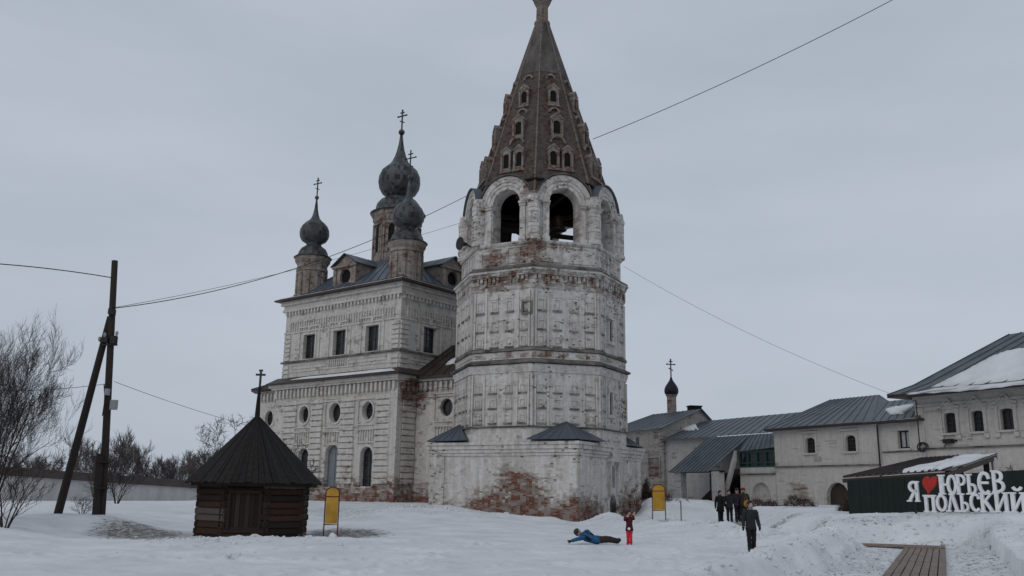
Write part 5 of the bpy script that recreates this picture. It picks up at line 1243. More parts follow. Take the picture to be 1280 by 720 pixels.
cable('dark cable climbing from the spire to the upper right of the sky', [(741,174,55),(930,92,50),(1230,-62,44)], .022)
cable('thin cable falling from the right side of the bell tower to the monastery roof', [(780,333,57),(945,421,56.5),(1126,497,55)], .009)
cable('cable leaving the top of the utility pole toward the left edge', [(139,347,36),(0,330,32),(-160,325,28)], .02)
cable('low slack cable from the utility pole toward the left edge', [(131,480,36),(60,487,34),(-60,487,31)], .010)
cable('low slack cable from the utility pole down to the cathedral wall', [(143,477,36),(230,508,44),(372,547,63)], .010)

# ------------------------------------------------------------------ green fence, awning and the big letters
f0, f1 = at_y(1061,620,38.5), at_y(1330,620,33.2); FF = Frame((f0.x,f0.y),(f1.x-f0.x,f1.y-f0.y)); LF = (f1-f0).length
fe = thing('green_fence', 'long dark green board fence behind the white letters at right', 'fence', (f0.x+3,f0.y-1,.7))
nbd = 34
for i in range(nbd):
    u0, u1 = LF*i/nbd, LF*(i+1)/nbd; z_ = FF.px(1061,600.5)[1]; z2 = FF.px(1270,588)[1]; zt3 = z_+(z2-z_)*((u0+u1)/2/FF.px(1270,588)[0]); zt3 = min(zt3, z2+.1)
    m = MB(); m.box(FF,u0+.004,u1-.004,.3,zt3,-.03,.0+(.012 if i%2 else 0)); m.build('fence_board', M_green, fe)
for i in range(6): m = MB(); u = LF*i/5; m.box(FF,u-.05,u+.05,.3,2.2,-.15,-.035); m.build('fence_post', M_green, fe)
aw = thing('awning_shed', 'open shed behind the green fence with sagging sheet roof patched with snow', 'shed', (f0.x+4,f0.y+4,.8))
a, b, c, d = at_y(1054,597.5,39.0), at_y(1186,589,36.6), at_y(1247,567.5,41), at_y(1154,573.5,45)
roof_strips(aw, a, b, c, d, 16, M_roofd, t=.04, rib=.05)
nA = (b-a).cross(d-a).normalized()
def bil(s,t): return a.lerp(b,s).lerp(d.lerp(c,s),t)
snow_patch(aw, a, b, c, d, [(.56,.0),(.80,.02),(.93,.04),(.985,.35),(.985,.80),(.86,.93),(.60,.97),(.66,.70),(.58,.42),(.48,.15)], .13)
snow_patch(aw, a, b, c, d, [(.80,.92),(.99,.80),(.99,.98),(.6,1.0)], .05)
for (x,y,Y,h_) in ((1232,574,41,0),(1242,572,40.8,0),(1200,583,40.8,0),(1185,588,37.2,0)):
    p = at_y(x,y,Y); m = MB(); m.abox(p.x-.09,p.x+.09,p.y-.09,p.y+.09,.4,p.z); m.build('post', M_mon if x==1242 else M_wood, aw)
m = MB(); m.slab([a+Vector((0,.05,-.03)), b+Vector((0,.05,-.03)), b+Vector((0,.05,-.2)), a+Vector((0,.05,-.2))], (0,1,0), .05); m.build('fascia_board', M_roofd, aw)
m = MB(); m.slab([b+Vector((0,.05,-.03)), c+Vector((0,.05,-.03)), c+Vector((0,.05,-.25)), b+Vector((0,.05,-.25))], (0,1,0), .05); m.build('fascia_board', M_roofd, aw)
l0 = at_y(1125,630,35.2); l1 = at_y(1330,630,31.2); FT = Frame((l0.x,l0.y),(l1.x-l0.x,l1.y-l0.y))
sg = thing('letter_sign', 'large white standing letters with a red heart in front of the green fence', 'sign', (l0.x+3,l0.y-1,.8))
lc = [0]
def letter(ch, x0, x1, y0, y1, n=0):
    ua, ub, va, vb = urect(FT, x0, x1, y0, y1); W, H = ub-ua, vb-va; m = MB(); T_ = .10
    def S(pts, th, mode='h'):
        # stroke along pts (unit space), th = thickness in metres
        for i in range(len(pts)-1):
            a = Vector((ua+pts[i][0]*W, va+pts[i][1]*H)); b = Vector((ua+pts[i+1][0]*W, va+pts[i+1][1]*H)); d = (b-a).normalized(); q = Vector((-d.y,d.x))*th/2; e = d*th*.12
            lc[0] = (lc[0]+1)%9
            m.slab([FT.p(*(a-e+q),n-T_), FT.p(*(a-e-q),n-T_), FT.p(*(b+e-q),n-T_), FT.p(*(b+e+q),n-T_)][::-1], FT.N, T_+.001*lc[0]+.02)
    tk, tn = W*.23, .07
    def serif(x, y, w_=.32): S([(x-w_/2,y),(x+w_/2,y)], .055)
    def stem(x, s0=True, s1=True, y0_=0.02, y1_=.98, sw=.34):
        S([(x,y0_),(x,y1_)], tk)
        if s0: serif(x, .03, sw)
        if s1: serif(x, .97, sw)
    def el(cx, cy_, rx, ry, a0, a1, th=tk*.85, k=14): S([(cx+rx*math.cos(R_(a0+(a1-a0)*i/k)), cy_+ry*math.sin(R_(a0+(a1-a0)*i/k))) for i in range(k+1)], th)
    if ch == 'Я': stem(.78); el(.55,.73,.3,.22,90,270); S([(.55,.95),(.8,.95)],.08); S([(.55,.51),(.8,.51)],.08); S([(.6,.5),(.2,.04)],tk*.9); serif(.17,.03,.34)
    if ch == 'Ю': stem(.18); S([(.2,.5),(.5,.5)],.08); el(.72,.5,.2,.44,0,360,tk*.62,20)
    if ch == 'Р': stem(.28); el(.5,.72,.32,.23,90,-90); S([(.28,.95),(.5,.95)],.08); S([(.28,.49),(.5,.49)],.08)
    if ch == 'Ь': stem(.3,sw=.5); el(.5,.27,.32,.22,90,-90); S([(.3,.49),(.5,.49)],.08); S([(.3,.05),(.5,.05)],.08)
    if ch == 'Е': el(.56,.5,.38,.44,50,310,tk*.95,18); S([(.25,.52),(.8,.52)],.09); S([(.8,.84),(.86,.70)],.1)
    if ch == 'В': stem(.25); el(.5,.74,.26,.2,90,-90); el(.52,.28,.34,.23,90,-90); [S([(.25,y_),(.5,y_)],.08) for y_ in (.95,.52,.05)]
    if ch == 'П': stem(.22,sw=.4); stem(.78,sw=.4); S([(.1,.94),(.9,.94)],.10)
    if ch == 'О': el(.5,.5,.36,.43,0,360,tk*.95,22)
    if ch == 'Л': S([(.2,.06),(.46,.92)],tk*.6); S([(.5,.95),(.8,.06)],tk*.95); serif(.18,.03,.36); serif(.8,.03,.4); serif(.48,.96,.4)
    if ch == 'С': el(.55,.5,.38,.44,50,310,tk*.95,18); S([(.8,.84),(.86,.70)],.1)
    if ch == 'К': stem(.22,sw=.4); S([(.3,.48),(.8,.93)],tk*.6); S([(.42,.55),(.82,.06)],tk*.9); serif(.82,.96,.34); serif(.84,.03,.34)
    if ch in 'ИЙ': stem(.2,sw=.38); stem(.8,sw=.38); S([(.24,.12),(.76,.88)],tk*.6)
    if ch == 'Й': el(.5,1.32,.24,.2,200,340,.09,8)
    m.build('letter', M_letter, sg)
for ch,x0,x1,y0,y1 in (('Я',1133,1149.5,601.5,627),('Ю',1172,1196,593.5,618),('Р',1193,1208,593,618),('Ь',1206,1221,592.5,618),('Е',1220,1238,589.5,618.5),('В',1237.5,1255.5,588,615.5),
    ('П',1154,1170.5,619,640),('О',1169.5,1184,618,639.5),('Л',1182,1199,617,639.5),('Ь',1198,1212,617,639.5),('С',1211,1226,616.5,639.5),('К',1224,1242.5,616,640),('И',1242,1261.5,615.5,640.5),('Й',1262,1284,615.5,641)):
    letter(ch,x0,x1,y0,y1, .0 if y0 > 610 or ch == 'Я' else -.03)
m = MB(); ua,ub,va,vb = urect(FT,1152,1171.5,592.5,618.5); hp_ = []
for i in range(28):
    t = 2*math.pi*i/28; x_ = 16*math.sin(t)**3/17; y_ = (13*math.cos(t)-5*math.cos(2*t)-2*math.cos(3*t)-math.cos(4*t))/17
    hp_.append(((ua+ub)/2+x_*(ub-ua)/2+(y_)*.08, (va+vb)/2+y_*(vb-va)/2*1.02+.02))
m.slab([FT.p(u,v,-.12) for u,v in hp_], FT.N, .14); m.build('heart', M_red, sg)
for x in (1143,1177,1246):
    u,_ = FT.px(x,640); m = MB(); m.box(FT,u-.03,u+.03,.6,FT.px(x,625)[1]+.1,-.2,-.12); m.build('support_post', M_iron, sg)
m = MB(); p = at_y(1159,642,34.2); m.blob((p.x,p.y,.78), (.34,.25,.10), 10, 6); tag(m.build('dark_stone', M_dark), 'low dark stone poking from the snow below the white letters', 'stone')

# ------------------------------------------------------------------ boardwalk
bw = thing('boardwalk', 'grey wooden boardwalk of long planks running away over the snow at lower right', 'boardwalk', (10.5,24,0))
bd = Vector((5.4,11.4,0)).normalized(); bs = Vector((bd.y,-bd.x,0)); o_ = at_y(1141.5,720,18.6); o_ = Vector((o_.x,o_.y,0)); s_end = 11.9; s = -7.0
while s < s_end:
    e = min(s+2.05, s_end)
    for j in range(7):
        w0 = -.6+1.2*j/7; dz = random.uniform(0,.012); m = MB(); q = lambda a,b,z: o_+bd*a+bs*b+Vector((0,0,z))
        z0_, z1_ = .0, .03+dz; s0_, s1_ = s+.006+random.uniform(0,.01), e-.006
        m.hexa([q(s0_,w0+.012,z0_),q(s0_,w0+.16,z0_),q(s1_,w0+.16,z0_),q(s1_,w0+.012,z0_)][::1]+[q(s0_,w0+.012,z1_),q(s0_,w0+.16,z1_),q(s1_,w0+.16,z1_),q(s1_,w0+.012,z1_)]); m.build('plank', M_walk, bw)
    s = e
m = MB(); m.hexa([q(-7,-.59,-.2),q(-7,.59,-.2),q(s_end,.59,-.2),q(s_end,-.59,-.2),q(-7,-.59,.003),q(-7,.59,.003),q(s_end,.59,.003),q(s_end,-.59,.003)]); m.build('joist', M_dark, bw)
cb_ = thing('cross_boardwalk', 'narrow wooden boardwalk joining the long one from the left behind the snow bank', 'boardwalk', (o_+bd*12.5-bs*2))
c0_ = o_+bd*12.05
for j in range(5):
    a_ = .03+.24*j
    for i in range(2):
        m = MB(); z0_, z1_ = .03, .07+random.uniform(0,.012); b0_, b1_ = .6-2.35*(i+1)+.01, .6-2.35*i
        q2 = lambda a,b,z: c0_+bd*a+bs*b+Vector((0,0,z))
        m.hexa([q2(a_,b0_,z0_),q2(a_,b1_,z0_),q2(a_+.22,b1_,z0_),q2(a_+.22,b0_,z0_),q2(a_,b0_,z1_),q2(a_,b1_,z1_),q2(a_+.22,b1_,z1_),q2(a_+.22,b0_,z1_)]); m.build('plank', M_walk, cb_)

# ------------------------------------------------------------------ trees and shrubs
def tree_mesh(seed, h, spread, stems=1, levels=4, thick=.12, up=.5, twig=.012, nchild=(5,7), low=.25, crook=.25):
    r = random.Random(seed); tr = MB(); cr = MB()
    def rv(): return Vector((r.gauss(0,1),r.gauss(0,1),r.gauss(0,1))).normalized()
    def grow(p, d, L, rad, lev, mb):
        n = 5 if lev == 0 else (4 if lev == 1 else 3); pts = [p.copy()]; rs_ = [rad]; q = p.copy(); dd = d.copy()
        for i in range(n):
            dd = (dd+rv()*crook*(.5 if lev == 0 else 1)+Vector((0,0,up*(.16 if lev else .05)))).normalized(); q = q+dd*L/n; pts.append(q.copy()); rs_.append(max(twig*.6, rad*(1-.8*(i+1)/n)))
        mb.tube(pts, rs_, 6 if lev == 0 else 3, cap=False)
        if lev >= levels: return
        k = r.randint(*nchild)+(2 if lev == 0 else 0)
        for j in range(k):
            f = low+(1-low)*(j+r.random())/k if lev == 0 else .2+.8*(j+r.random())/k
            i = min(int(f*n), n-1); b = pts[i].lerp(pts[i+1], f*n-i); t = (pts[i+1]-pts[i]).normalized()
            side = (rv()-t*rv().dot(t)); side = (side-t*side.dot(t)).normalized()
            nd = (t*(.75 if lev else .55)+side*spread*(1 if lev else 1.05)+Vector((0,0,.12))).normalized()
            grow(b, nd, L*(.58-.2*f if lev == 0 else .55)*r.uniform(.75,1.15), max(twig, rs_[i]*.55), lev+1, cr)
    for s_ in range(stems):
        a = 2*math.pi*(s_+r.random()*.5)/stems; lean = 0 if stems == 1 else r.uniform(.15,.55)
        d = Vector((math.cos(a)*lean, math.sin(a)*lean, 1)).normalized()
        grow(Vector((math.cos(a),math.sin(a),0))*(0 if stems == 1 else .12), d, h*r.uniform(.75,1)*(1 if stems == 1 else .9), thick*r.uniform(.7,1), 0, tr)
    return tr, cr
def bake(mb, name, mat):
    me = bpy.data.meshes.new(name); me.from_pydata(mb.v, [], mb.f); me.materials.append(mat); me.update(); return me
TR = {}
def tree_kind(key, **kw):
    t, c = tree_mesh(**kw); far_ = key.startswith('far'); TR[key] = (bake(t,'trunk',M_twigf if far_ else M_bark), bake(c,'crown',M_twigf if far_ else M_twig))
tree_kind('big', seed=3, h=7.8, spread=.66, stems=6, levels=4, thick=.085, nchild=(5,6), low=.1, twig=.007, up=.95)
tree_kind('shrub', seed=5, h=4.6, spread=.6, stems=6, levels=3, thick=.05, nchild=(4,6), low=.15, twig=.009, up=.7)
tree_kind('shrub_small', seed=8, h=1.0, spread=.8, stems=7, levels=2, thick=.018, nchild=(4,6), low=.1, twig=.006)
tree_kind('far_a', seed=11, h=10, spread=.55, stems=1, levels=3, thick=.2, nchild=(8,10), low=.15, twig=.035, up=.9)
tree_kind('far_b', seed=12, h=8, spread=.7, stems=3, levels=3, thick=.15, nchild=(7,9), low=.15, twig=.035, up=.8)
tree_kind('far_c', seed=13, h=11, spread=.4, stems=1, levels=3, thick=.18, nchild=(9,11), low=.2, twig=.03, up=1.4)
tree_kind('apple', seed=21, h=5.2, spread=.9, stems=2, levels=4, thick=.11, nchild=(4,5), low=.3, twig=.010, up=.5, crook=.4)
tree_kind('sapling', seed=24, h=2.9, spread=.8, stems=2, levels=3, thick=.05, nchild=(4,6), low=.2, twig=.010, up=.5, crook=.4)
def tree(kind, name, label, cat, loc, s=1, rz=0, group=None, sz=None):
    o = bpy.data.objects.new(name, None); link(o, None, Matrix.LocRotScale(Vector(loc), Matrix.Rotation(rz,3,'Z').to_quaternion(), Vector((s,s,sz or s)))); tag(o, label, cat, group)
    for n_, me in zip(('trunk','crown'), TR[kind]):
        c = bpy.data.objects.new(n_, me); COL.objects.link(c); c.parent = o
    return o
p = at_y(2,640,33); tree('big','bare_tree','large bare many stemmed tree at the left edge of the snow field','tree',(p.x-.5,p.y,.3),.60,.4,sz=.84)
p = at_y(-38,640,30); tree('big','bare_tree','bare tree half cut off by the left edge, lower and nearer','tree',(p.x,p.y,.2),.62,2.1,sz=.7)
p = at_y(8,640,28); tree('shrub','bare_shrub','low spreading bare shrub under the large left tree','shrub',(p.x,p.y,.2),.55,1.0)
p = at_y(146,627,80); tree('shrub','bare_shrub','upright bare shrub in front of the perimeter wall right of the pole','shrub',(p.x,p.y,.0),.98,1.0)
p = at_y(120,627,84); tree('shrub','bare_shrub','smaller bare shrub in front of the wall left of the pole','shrub',(p.x,p.y,.0),.7,2.6)
p = at_y(103,640,37); tree('shrub_small','twiggy_bush','tiny brown bush of twigs between the brace pole and the upright pole','bush',(p.x,p.y,.45),.75,.3)
p = at_y(262,620,47); tree('apple','bare_tree','bare crooked tree rising behind the roof of the log hut','tree',(p.x,p.y,.3),.95,.8)
p = at_y(366,620,48); tree('sapling','bare_sapling','thin bare sapling in front of the cathedral beside the hut roof','tree',(p.x,p.y,.4),1.15,.2)
p = at_y(1274,600,44); tree('shrub_small','bare_shrub','thin bare shrub above the fence at the right edge','shrub',(p.x,p.y,1.6),1.6,.2)
rt = random.Random(4)
kinds = ['far_a','far_b','far_c']
spots = [(8,566,150,0),(30,572,160,1),(60,570,150,1),(82,550,165,2),(104,562,150,0),(130,553,160,1),(152,545,155,2),(166,556,160,0),(178,560,165,2),(192,572,170,1),(206,575,170,0),(220,572,165,1),(236,568,160,0),(250,562,155,1),(268,566,160,1)]
wh = ['at the far left edge','behind the twigs of the large left tree','just left of the brace pole','rising highest right of the brace pole','close behind the upright pole','tallest right of the upright pole','second right of the upright pole','in the gap right of the pole, slender','third right of the upright pole','halfway between the pole and the log hut','just past halfway from pole to hut','left of the hut roof, seventh from the pole','nearest the left eave of the hut','behind the left slope of the hut roof','behind the crooked tree by the hut']
for i,(x,y,Y,k) in enumerate(spots):
    g = at_y(x,612,Y); tp = at_y(x,y,Y); hh = {0:10.5,1:7.6,2:11.5}[k]
    lab = ['round headed bare tree beyond the wall, ','low bushy bare tree beyond the wall, ','narrow pointed bare tree beyond the wall, '][k]+wh[i]
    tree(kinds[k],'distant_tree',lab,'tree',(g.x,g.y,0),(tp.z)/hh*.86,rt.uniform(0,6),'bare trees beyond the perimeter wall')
# the far wood: one brushy mass
r = np.random.default_rng(3); m = MB()
for i in range(9000):
    x = r.uniform(-260,420); Y = r.uniform(170,240); X = (x-640)/1120*Y; top = 1.6+ (12+7*math.sin(x*.05)+5*math.sin(x*.17+1)+3*math.sin(x*.4))*Y/1147
    z0_ = r.uniform(0,top*.75); L_ = r.uniform(.8,2.6); a = r.uniform(-.5,.5); w0 = r.uniform(.06,.16)
    z1_ = min(z0_+L_, top); m.add([(X,Y,z0_),(X+w0,Y+.1,z0_),(X+a*L_,Y+r.uniform(-.4,.4),z1_)], [(0,1,2)])
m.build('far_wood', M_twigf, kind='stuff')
# low dark hedges by the monastery houses
def hedge(name, label, x0, x1, y0, y1, Y, n=1500, mat=None, sd=1):
    r = np.random.default_rng(sd); m = MB(); a, b = at_y(x0,y1,Y), at_y(x1,y1,Y); zt_ = at_y((x0+x1)/2,y0,Y).z; zb_ = a.z-.3
    for i in range(n):
        f = r.random(); u = a.lerp(b,f); hgt_ = (zt_-zb_)*(.65+.25*math.sin(f*9+sd)+.15*math.sin(f*23))*max(.25,math.sin(math.pi*min(max(f,.03),.97))**.35)
        z_ = zb_+r.random()**.8*hgt_; p = Vector((u.x, u.y+r.normal()*.35, z_)); d = Vector((r.normal(),r.normal(),r.normal()*.7+.8)).normalized()*r.uniform(.12,.4); s_ = Vector((r.normal(),r.normal(),0))*.02
        m.add([p,p+s_,p+d], [(0,1,2)])
    o = m.build(name, mat or M_hedge); tag(o, label, 'hedge'); return o
M_hedge = simple('brown_twig_hedge', (.03,.016,.013), (.075,.045,.036), 4)
hedge('clipped_hedge','low brown leafless hedge behind the group of people by the arch niche',938,1022,617,634,54,5200,sd=1)
hedge('clipped_hedge','dark leafless bush beside the left end of the green fence',1052,1064,622,634,43,1200,sd=2)
hedge('dark_bush','dark bush at the foot of the chapel wall beside the tower corner',799,816,598,620,62,3000,sd=3)
hedge('low_bush','low dark bush to the right of the farther yellow board',822,862,618,630,58,2500,sd=5)
p = at_y(851.5,648,45.3); m = MB(); m.tube([(p.x,p.y,-.2),(p.x,p.y,at_y(851.5,626.5,45.3).z)], .025, 6); tag(m.build('iron_post', M_iron), 'thin iron post in the snow right of the farther yellow board', 'post')

# clods broken off the shovelled banks, and dry stalks beside the boardwalk
m = MB(); r = np.random.default_rng(9)
def clod(x, y, sz):
    z = ground(x,y); k = len(m.v); m.blob((x,y,z+sz*.15), (sz,sz*r.uniform(.7,1.2),sz*r.uniform(.5,.8)), 6, 4)
    for i in range(k, len(m.v)): v = m.v[i]; q = mnoise.noise(Vector(v)*9)*sz*.5; m.v[i] = (v[0]+q, v[1]-q, v[2]+q)
for i in range(620):
    u = r.random(); bdx, bdy = .428, .904
    if u < .45: al_, ac_ = r.uniform(-8,11), -1.8-abs(r.normal()*.8)
    elif u < .7: al_, ac_ = r.uniform(-8,12), 1.9+abs(r.normal()*.9)
    else: al_, ac_ = 0, None
    if ac_ is not None: x, y = 8.13+al_*bdx+ac_*bdy, 18.6+al_*bdy-ac_*bdx
    else: y = r.uniform(31.5,34.5); x = (r.uniform(985,1240)-640)/1140*y
    clod(x, y, abs(r.normal())*.028+.014)
for (s0,Y0,ws,wd,n_) in ((560,49,70,2,160),(770,47.5,35,2,110),(870,42,60,3,160),(310,27.5,110,1.5,120),(500,50,60,3,120),(250,26,90,2,60),(960,37,60,4,120),(830,57,50,3,110)):
    for i in range(n_):
        y = Y0+r.normal()*wd; x = (s0+r.normal()*ws*.6-640)/1140*y; clod(x, y, abs(r.normal())*.032+.016)
m.build('snow_clods', M_rsnow, smooth=True, kind='stuff')
m = MB()
for i in range(420):
    al_ = r.uniform(-9,11.5); ac_ = r.choice([-1,1])*r.uniform(.75,1.7); x, y = 8.13+al_*.428+ac_*.904, 18.6+al_*.904-ac_*.428; z = ground(x,y)
    for j in range(3):
        d = Vector((r.normal()*.6,r.normal()*.6,r.uniform(.1,.5)))*r.uniform(.04,.12); p = Vector((x+r.normal()*.04,y+r.normal()*.04,z-.005)); w0 = Vector((r.normal(),r.normal(),0)).normalized()*.008; m.add([p-w0,p+w0,p+d],[(0,1,2)])
m.build('dry_grass_stalks', M_hedge, kind='stuff')

# ------------------------------------------------------------------ people
SK = 1.15
def skin(name, verts, edges, radii, mat, parent, sub=1):
    me = bpy.data.meshes.new(name); me.from_pydata([tuple(v) for v in verts], edges, []); me.materials.append(mat)
    o = bpy.data.objects.new(name, me); link(o, parent, Matrix.Translation(parent.location) if False else WM[parent.name].copy())
    md = o.modifiers.new('skin','SKIN'); md.use_smooth_shade = True
    if not me.skin_vertices: me.skin_vertices.new() if hasattr(me.skin_vertices,'new') else None
    for i,r_ in enumerate(radii):
        me.skin_vertices[0].data[i].radius = tuple(q*SK for q in r_) if isinstance(r_,tuple) else (r_*SK,r_*SK); me.skin_vertices[0].data[i].use_root = (i == 0)
    s_ = o.modifiers.new('subdivision','SUBSURF'); s_.levels = sub; s_.render_levels = sub
    return o
def cloth_mat(name, c): return simple(name, tuple(x*.75 for x in c), tuple(x*1.25 for x in c), 9, bump=.006, rough=.9)
M_skin = plain('skin', (.42,.27,.21), .6)
def loft(m, rings, n=14):
    # rings: (centre, side axis, front axis, rx, ry)
    vs = []
    for c,a,b,rx,ry in rings:
        for j in range(n): t = 2*math.pi*j/n; vs.append(c+a*rx*math.cos(t)+b*ry*math.sin(t))
    k = len(rings); m.add(vs, [(i*n+j,i*n+(j+1)%n,(i+1)*n+(j+1)%n,(i+1)*n+j) for i in range(k-1) for j in range(n)]+[tuple(range(n))[::-1],tuple(range((k-1)*n,k*n))])
def limb(m, pts, rad):
    # rounded tapering limb with soft bends and cloth creases
    P_ = []; R2_ = []
    for i in range(len(pts)-1):
        for j in range(5):
            t = j/5; P_.append(pts[i].lerp(pts[i+1],t)); R2_.append((rad[i]*(1-t)+rad[i+1]*t)*(1+.07*math.sin((i*5+j)*2.4)))
    P_.append(pts[-1]); R2_.append(rad[-1])
    for _ in range(2): P_ = [P_[0]]+[(P_[i-1]+P_[i]*2+P_[i+1])/4 for i in range(1,len(P_)-1)]+[P_[-1]]
    m.blob(P_[0], R2_[0]*1.0, 10, 6); m.tube(P_, R2_, 10)
def person(label, loc, yaw, H, J, cj, ct, chat, cboot=(.02,.018,.018), cglove=(.02,.02,.022), long_=0, hood=True, M4=None, group=None, belt=None, hem=None):
    """J: joints in units of height H, local axes x = person's left seen by us as right when facing us, y = away from the front"""
    t = bpy.data.objects.new('person', None); base = Matrix.Translation(Vector(loc))@Matrix.Rotation(yaw,4,'Z')
    link(t, None, base); tag(t, label, 'person', group)
    P = {k: Vector(v)*H for k,v in J.items()}; m_ = lambda a,b,f=.5: P[a].lerp(P[b],f); h = H
    # one continuous body
    V = [P['pelvis'],P['waist'],P['chest'],P['neck'],P['head']-Vector((0,0,.02*h)) if False else P['neck'].lerp(P['head'],.6),P['head']]
    E = [(0,1),(1,2),(2,3),(3,4),(4,5)]; Rr = [(.062*h,.05*h),(.055*h,.045*h),(.066*h,.046*h),.032*h,.05*h,.056*h]
    for s_ in 'LR':
        i = len(V); V += [P['sh'+s_]-Vector((0,0,.012*h)),P['el'+s_],P['wr'+s_],P['ha'+s_]]; E += [(2,i),(i,i+1),(i+1,i+2),(i+2,i+3)]; Rr += [.024*h,.022*h,.018*h,(.02*h,.012*h)]
    for s_ in 'LR':
        i = len(V); V += [P['hp'+s_],P['kn'+s_],P['an'+s_],P['to'+s_]]; E += [(0,i),(i,i+1),(i+1,i+2),(i+2,i+3)]; Rr += [.052*h,.036*h,.025*h,.022*h]
    body = skin('body', V, E, Rr, M_skin, t)
    mj = cloth_mat('jacket_cloth', cj)
    # jacket with sleeves
    lowp = P['pelvis']+(P['pelvis']-P['waist']).normalized()*(.06+long_)*h
    T4 = WM[t.name]; side = (P['shL']-P['shR']).normalized(); m = MB(); rings = []
    spine = [(lowp+(P['pelvis']-P['waist']).normalized()*.0,.112+long_*.25,.088+long_*.25),(P['pelvis'],.104,.086),(P['waist'],.094,.078),(P['waist'].lerp(P['chest'],.5),.100,.080),(P['chest'],.112,.080),(P['chest'].lerp(P['neck'],.35),.112,.074),(P['chest'].lerp(P['neck'],.62),.088,.062),(P['chest'].lerp(P['neck'],.85),.052,.050),(P['neck'].lerp(P['head'],.25),.046,.046)]
    axs = P['chest']-P['pelvis']
    for i,(c,rx,ry) in enumerate(spine):
        f_ = side.cross(axs).normalized(); rings.append((c, side, f_, rx*h*(1+.03*math.sin(i*3.1)), ry*h))
    loft(m, rings, 16)
    for s_ in 'LR': limb(m, [P['chest'].lerp(P['sh'+s_],.75),P['sh'+s_],P['el'+s_],P['wr'+s_]], [.050*h,.048*h,.040*h,.032*h])
    m.v = [tuple(T4@Vector(v)) for v in m.v]; m.build('jacket', mj, t, smooth=True)
    mt = cloth_mat('trouser_cloth', ct)
    m = MB(); f_ = side.cross(axs).normalized()
    loft(m, [(P['pelvis']-axs.normalized()*.05*h, side, f_, .075*h,.07*h),(P['pelvis'], side, f_, .092*h,.076*h),(P['waist'], side, f_, .084*h,.07*h)], 14)
    for s_ in 'LR': limb(m, [P['pelvis'].lerp(P['hp'+s_],.7),P['hp'+s_]+(P['kn'+s_]-P['hp'+s_])*.15,P['kn'+s_],P['kn'+s_].lerp(P['an'+s_],.93)], [.058*h,.060*h,.046*h,.040*h])
    m.v = [tuple(T4@Vector(v)) for v in m.v]; m.build('trousers', mt, t, smooth=True)
    mb_ = cloth_mat('boot_leather', cboot); mg = cloth_mat('glove_wool', cglove)
    for s_ in 'LR':
        an, to = P['an'+s_], P['to'+s_]; kn = P['kn'+s_]
        skin('boot', [an.lerp(kn,.3),an,an.lerp(to,.5),to], [(0,1),(1,2),(2,3)], [.047*h,.044*h,.037*h,.03*h], mb_, t)
        wr, ha = P['wr'+s_], P['ha'+s_]; d = (ha-wr).normalized(); sd_ = d.orthogonal().normalized(); n_ = d.cross(sd_)
        V = [wr, wr+d*.03*h, ha]; E = [(0,1),(1,2)]; Rr = [.03*h,(.026*h,.02*h),(.027*h,.016*h)]
        for q,ln in ((-1.5,.035),(-.5,.042),(.5,.04),(1.5,.032)):
            i = len(V); b = ha+sd_*q*.011*h+d*.006*h; V += [b, b+d*ln*.55*h, b+d*ln*h+n_*.012*h]; E += [(2,i),(i,i+1),(i+1,i+2)]; Rr += [.0085*h,.008*h,.0065*h]
        i = len(V); b = wr+d*.035*h+sd_*.022*h; V += [b, b+sd_*.018*h+d*.02*h, b+sd_*.022*h+d*.04*h]; E += [(1,i),(i,i+1),(i+1,i+2)]; Rr += [.011*h,.009*h,.008*h]
        skin('glove', V, E, Rr, mg, t)
    # face on the head: nose, eyes, mouth, ears
    hd = P['head']; fr = Vector(J.get('face',(0,-1,0))).normalized(); upv = (P['head']-P['neck']).normalized(); fr = (fr-upv*fr.dot(upv)).normalized(); sdv = fr.cross(upv)
    T4 = WM[t.name]
    def add_blobs(name, lst, mat, par=t):
        m = MB()
        for c,rad in lst: m.blob(T4@c, tuple(x*h for x in rad), 8, 6)
        return m.build(name, mat, par, smooth=True)
    add_blobs('face', [(hd+fr*.03*h-upv*.008*h,(.040,.036,.05)),(hd+fr*.068*h-upv*.012*h,(.009,.012,.014)),(hd+fr*.058*h-upv*.036*h,(.016,.008,.005)),(hd+sdv*.05*h,(.009,.012,.018)),(hd-sdv*.05*h,(.009,.012,.018))], M_skin)
    add_blobs('eyes', [(hd+fr*.063*h+upv*.006*h+sdv*.018*h,(.007,.005,.005)),(hd+fr*.063*h+upv*.006*h-sdv*.018*h,(.007,.005,.005))], M_dark)
    mh = cloth_mat('hat_wool', chat); 
    if hood:
        add_blobs('hood', [(hd-fr*.018*h+upv*.012*h,(.068,.068,.072)),(hd-fr*.02*h-upv*.055*h,(.062,.060,.045))], mh)
    else:
        m = MB(); m.blob(Vector((0,0,0)), (.066*h,.07*h,.05*h), 12, 8); m.blob(Vector((0,0,-.02*h)),(.070*h,.074*h,.02*h),12,6)
        rot_ = Vector((0,0,1)).rotation_difference(upv); m.v = [tuple(T4@(rot_@Vector(v)+hd+upv*.032*h-fr*.008*h)) for v in m.v]; m.build('hat', mh, t, smooth=True)
        add_blobs('hair', [(hd-fr*.025*h-upv*.01*h,(.058,.05,.06))], M_dark)
    if belt: add_blobs('scarf', [(P['neck']+fr*.02*h+upv*.005*h,(.055,.045,.028))], cloth_mat('scarf_wool', belt))
    return t
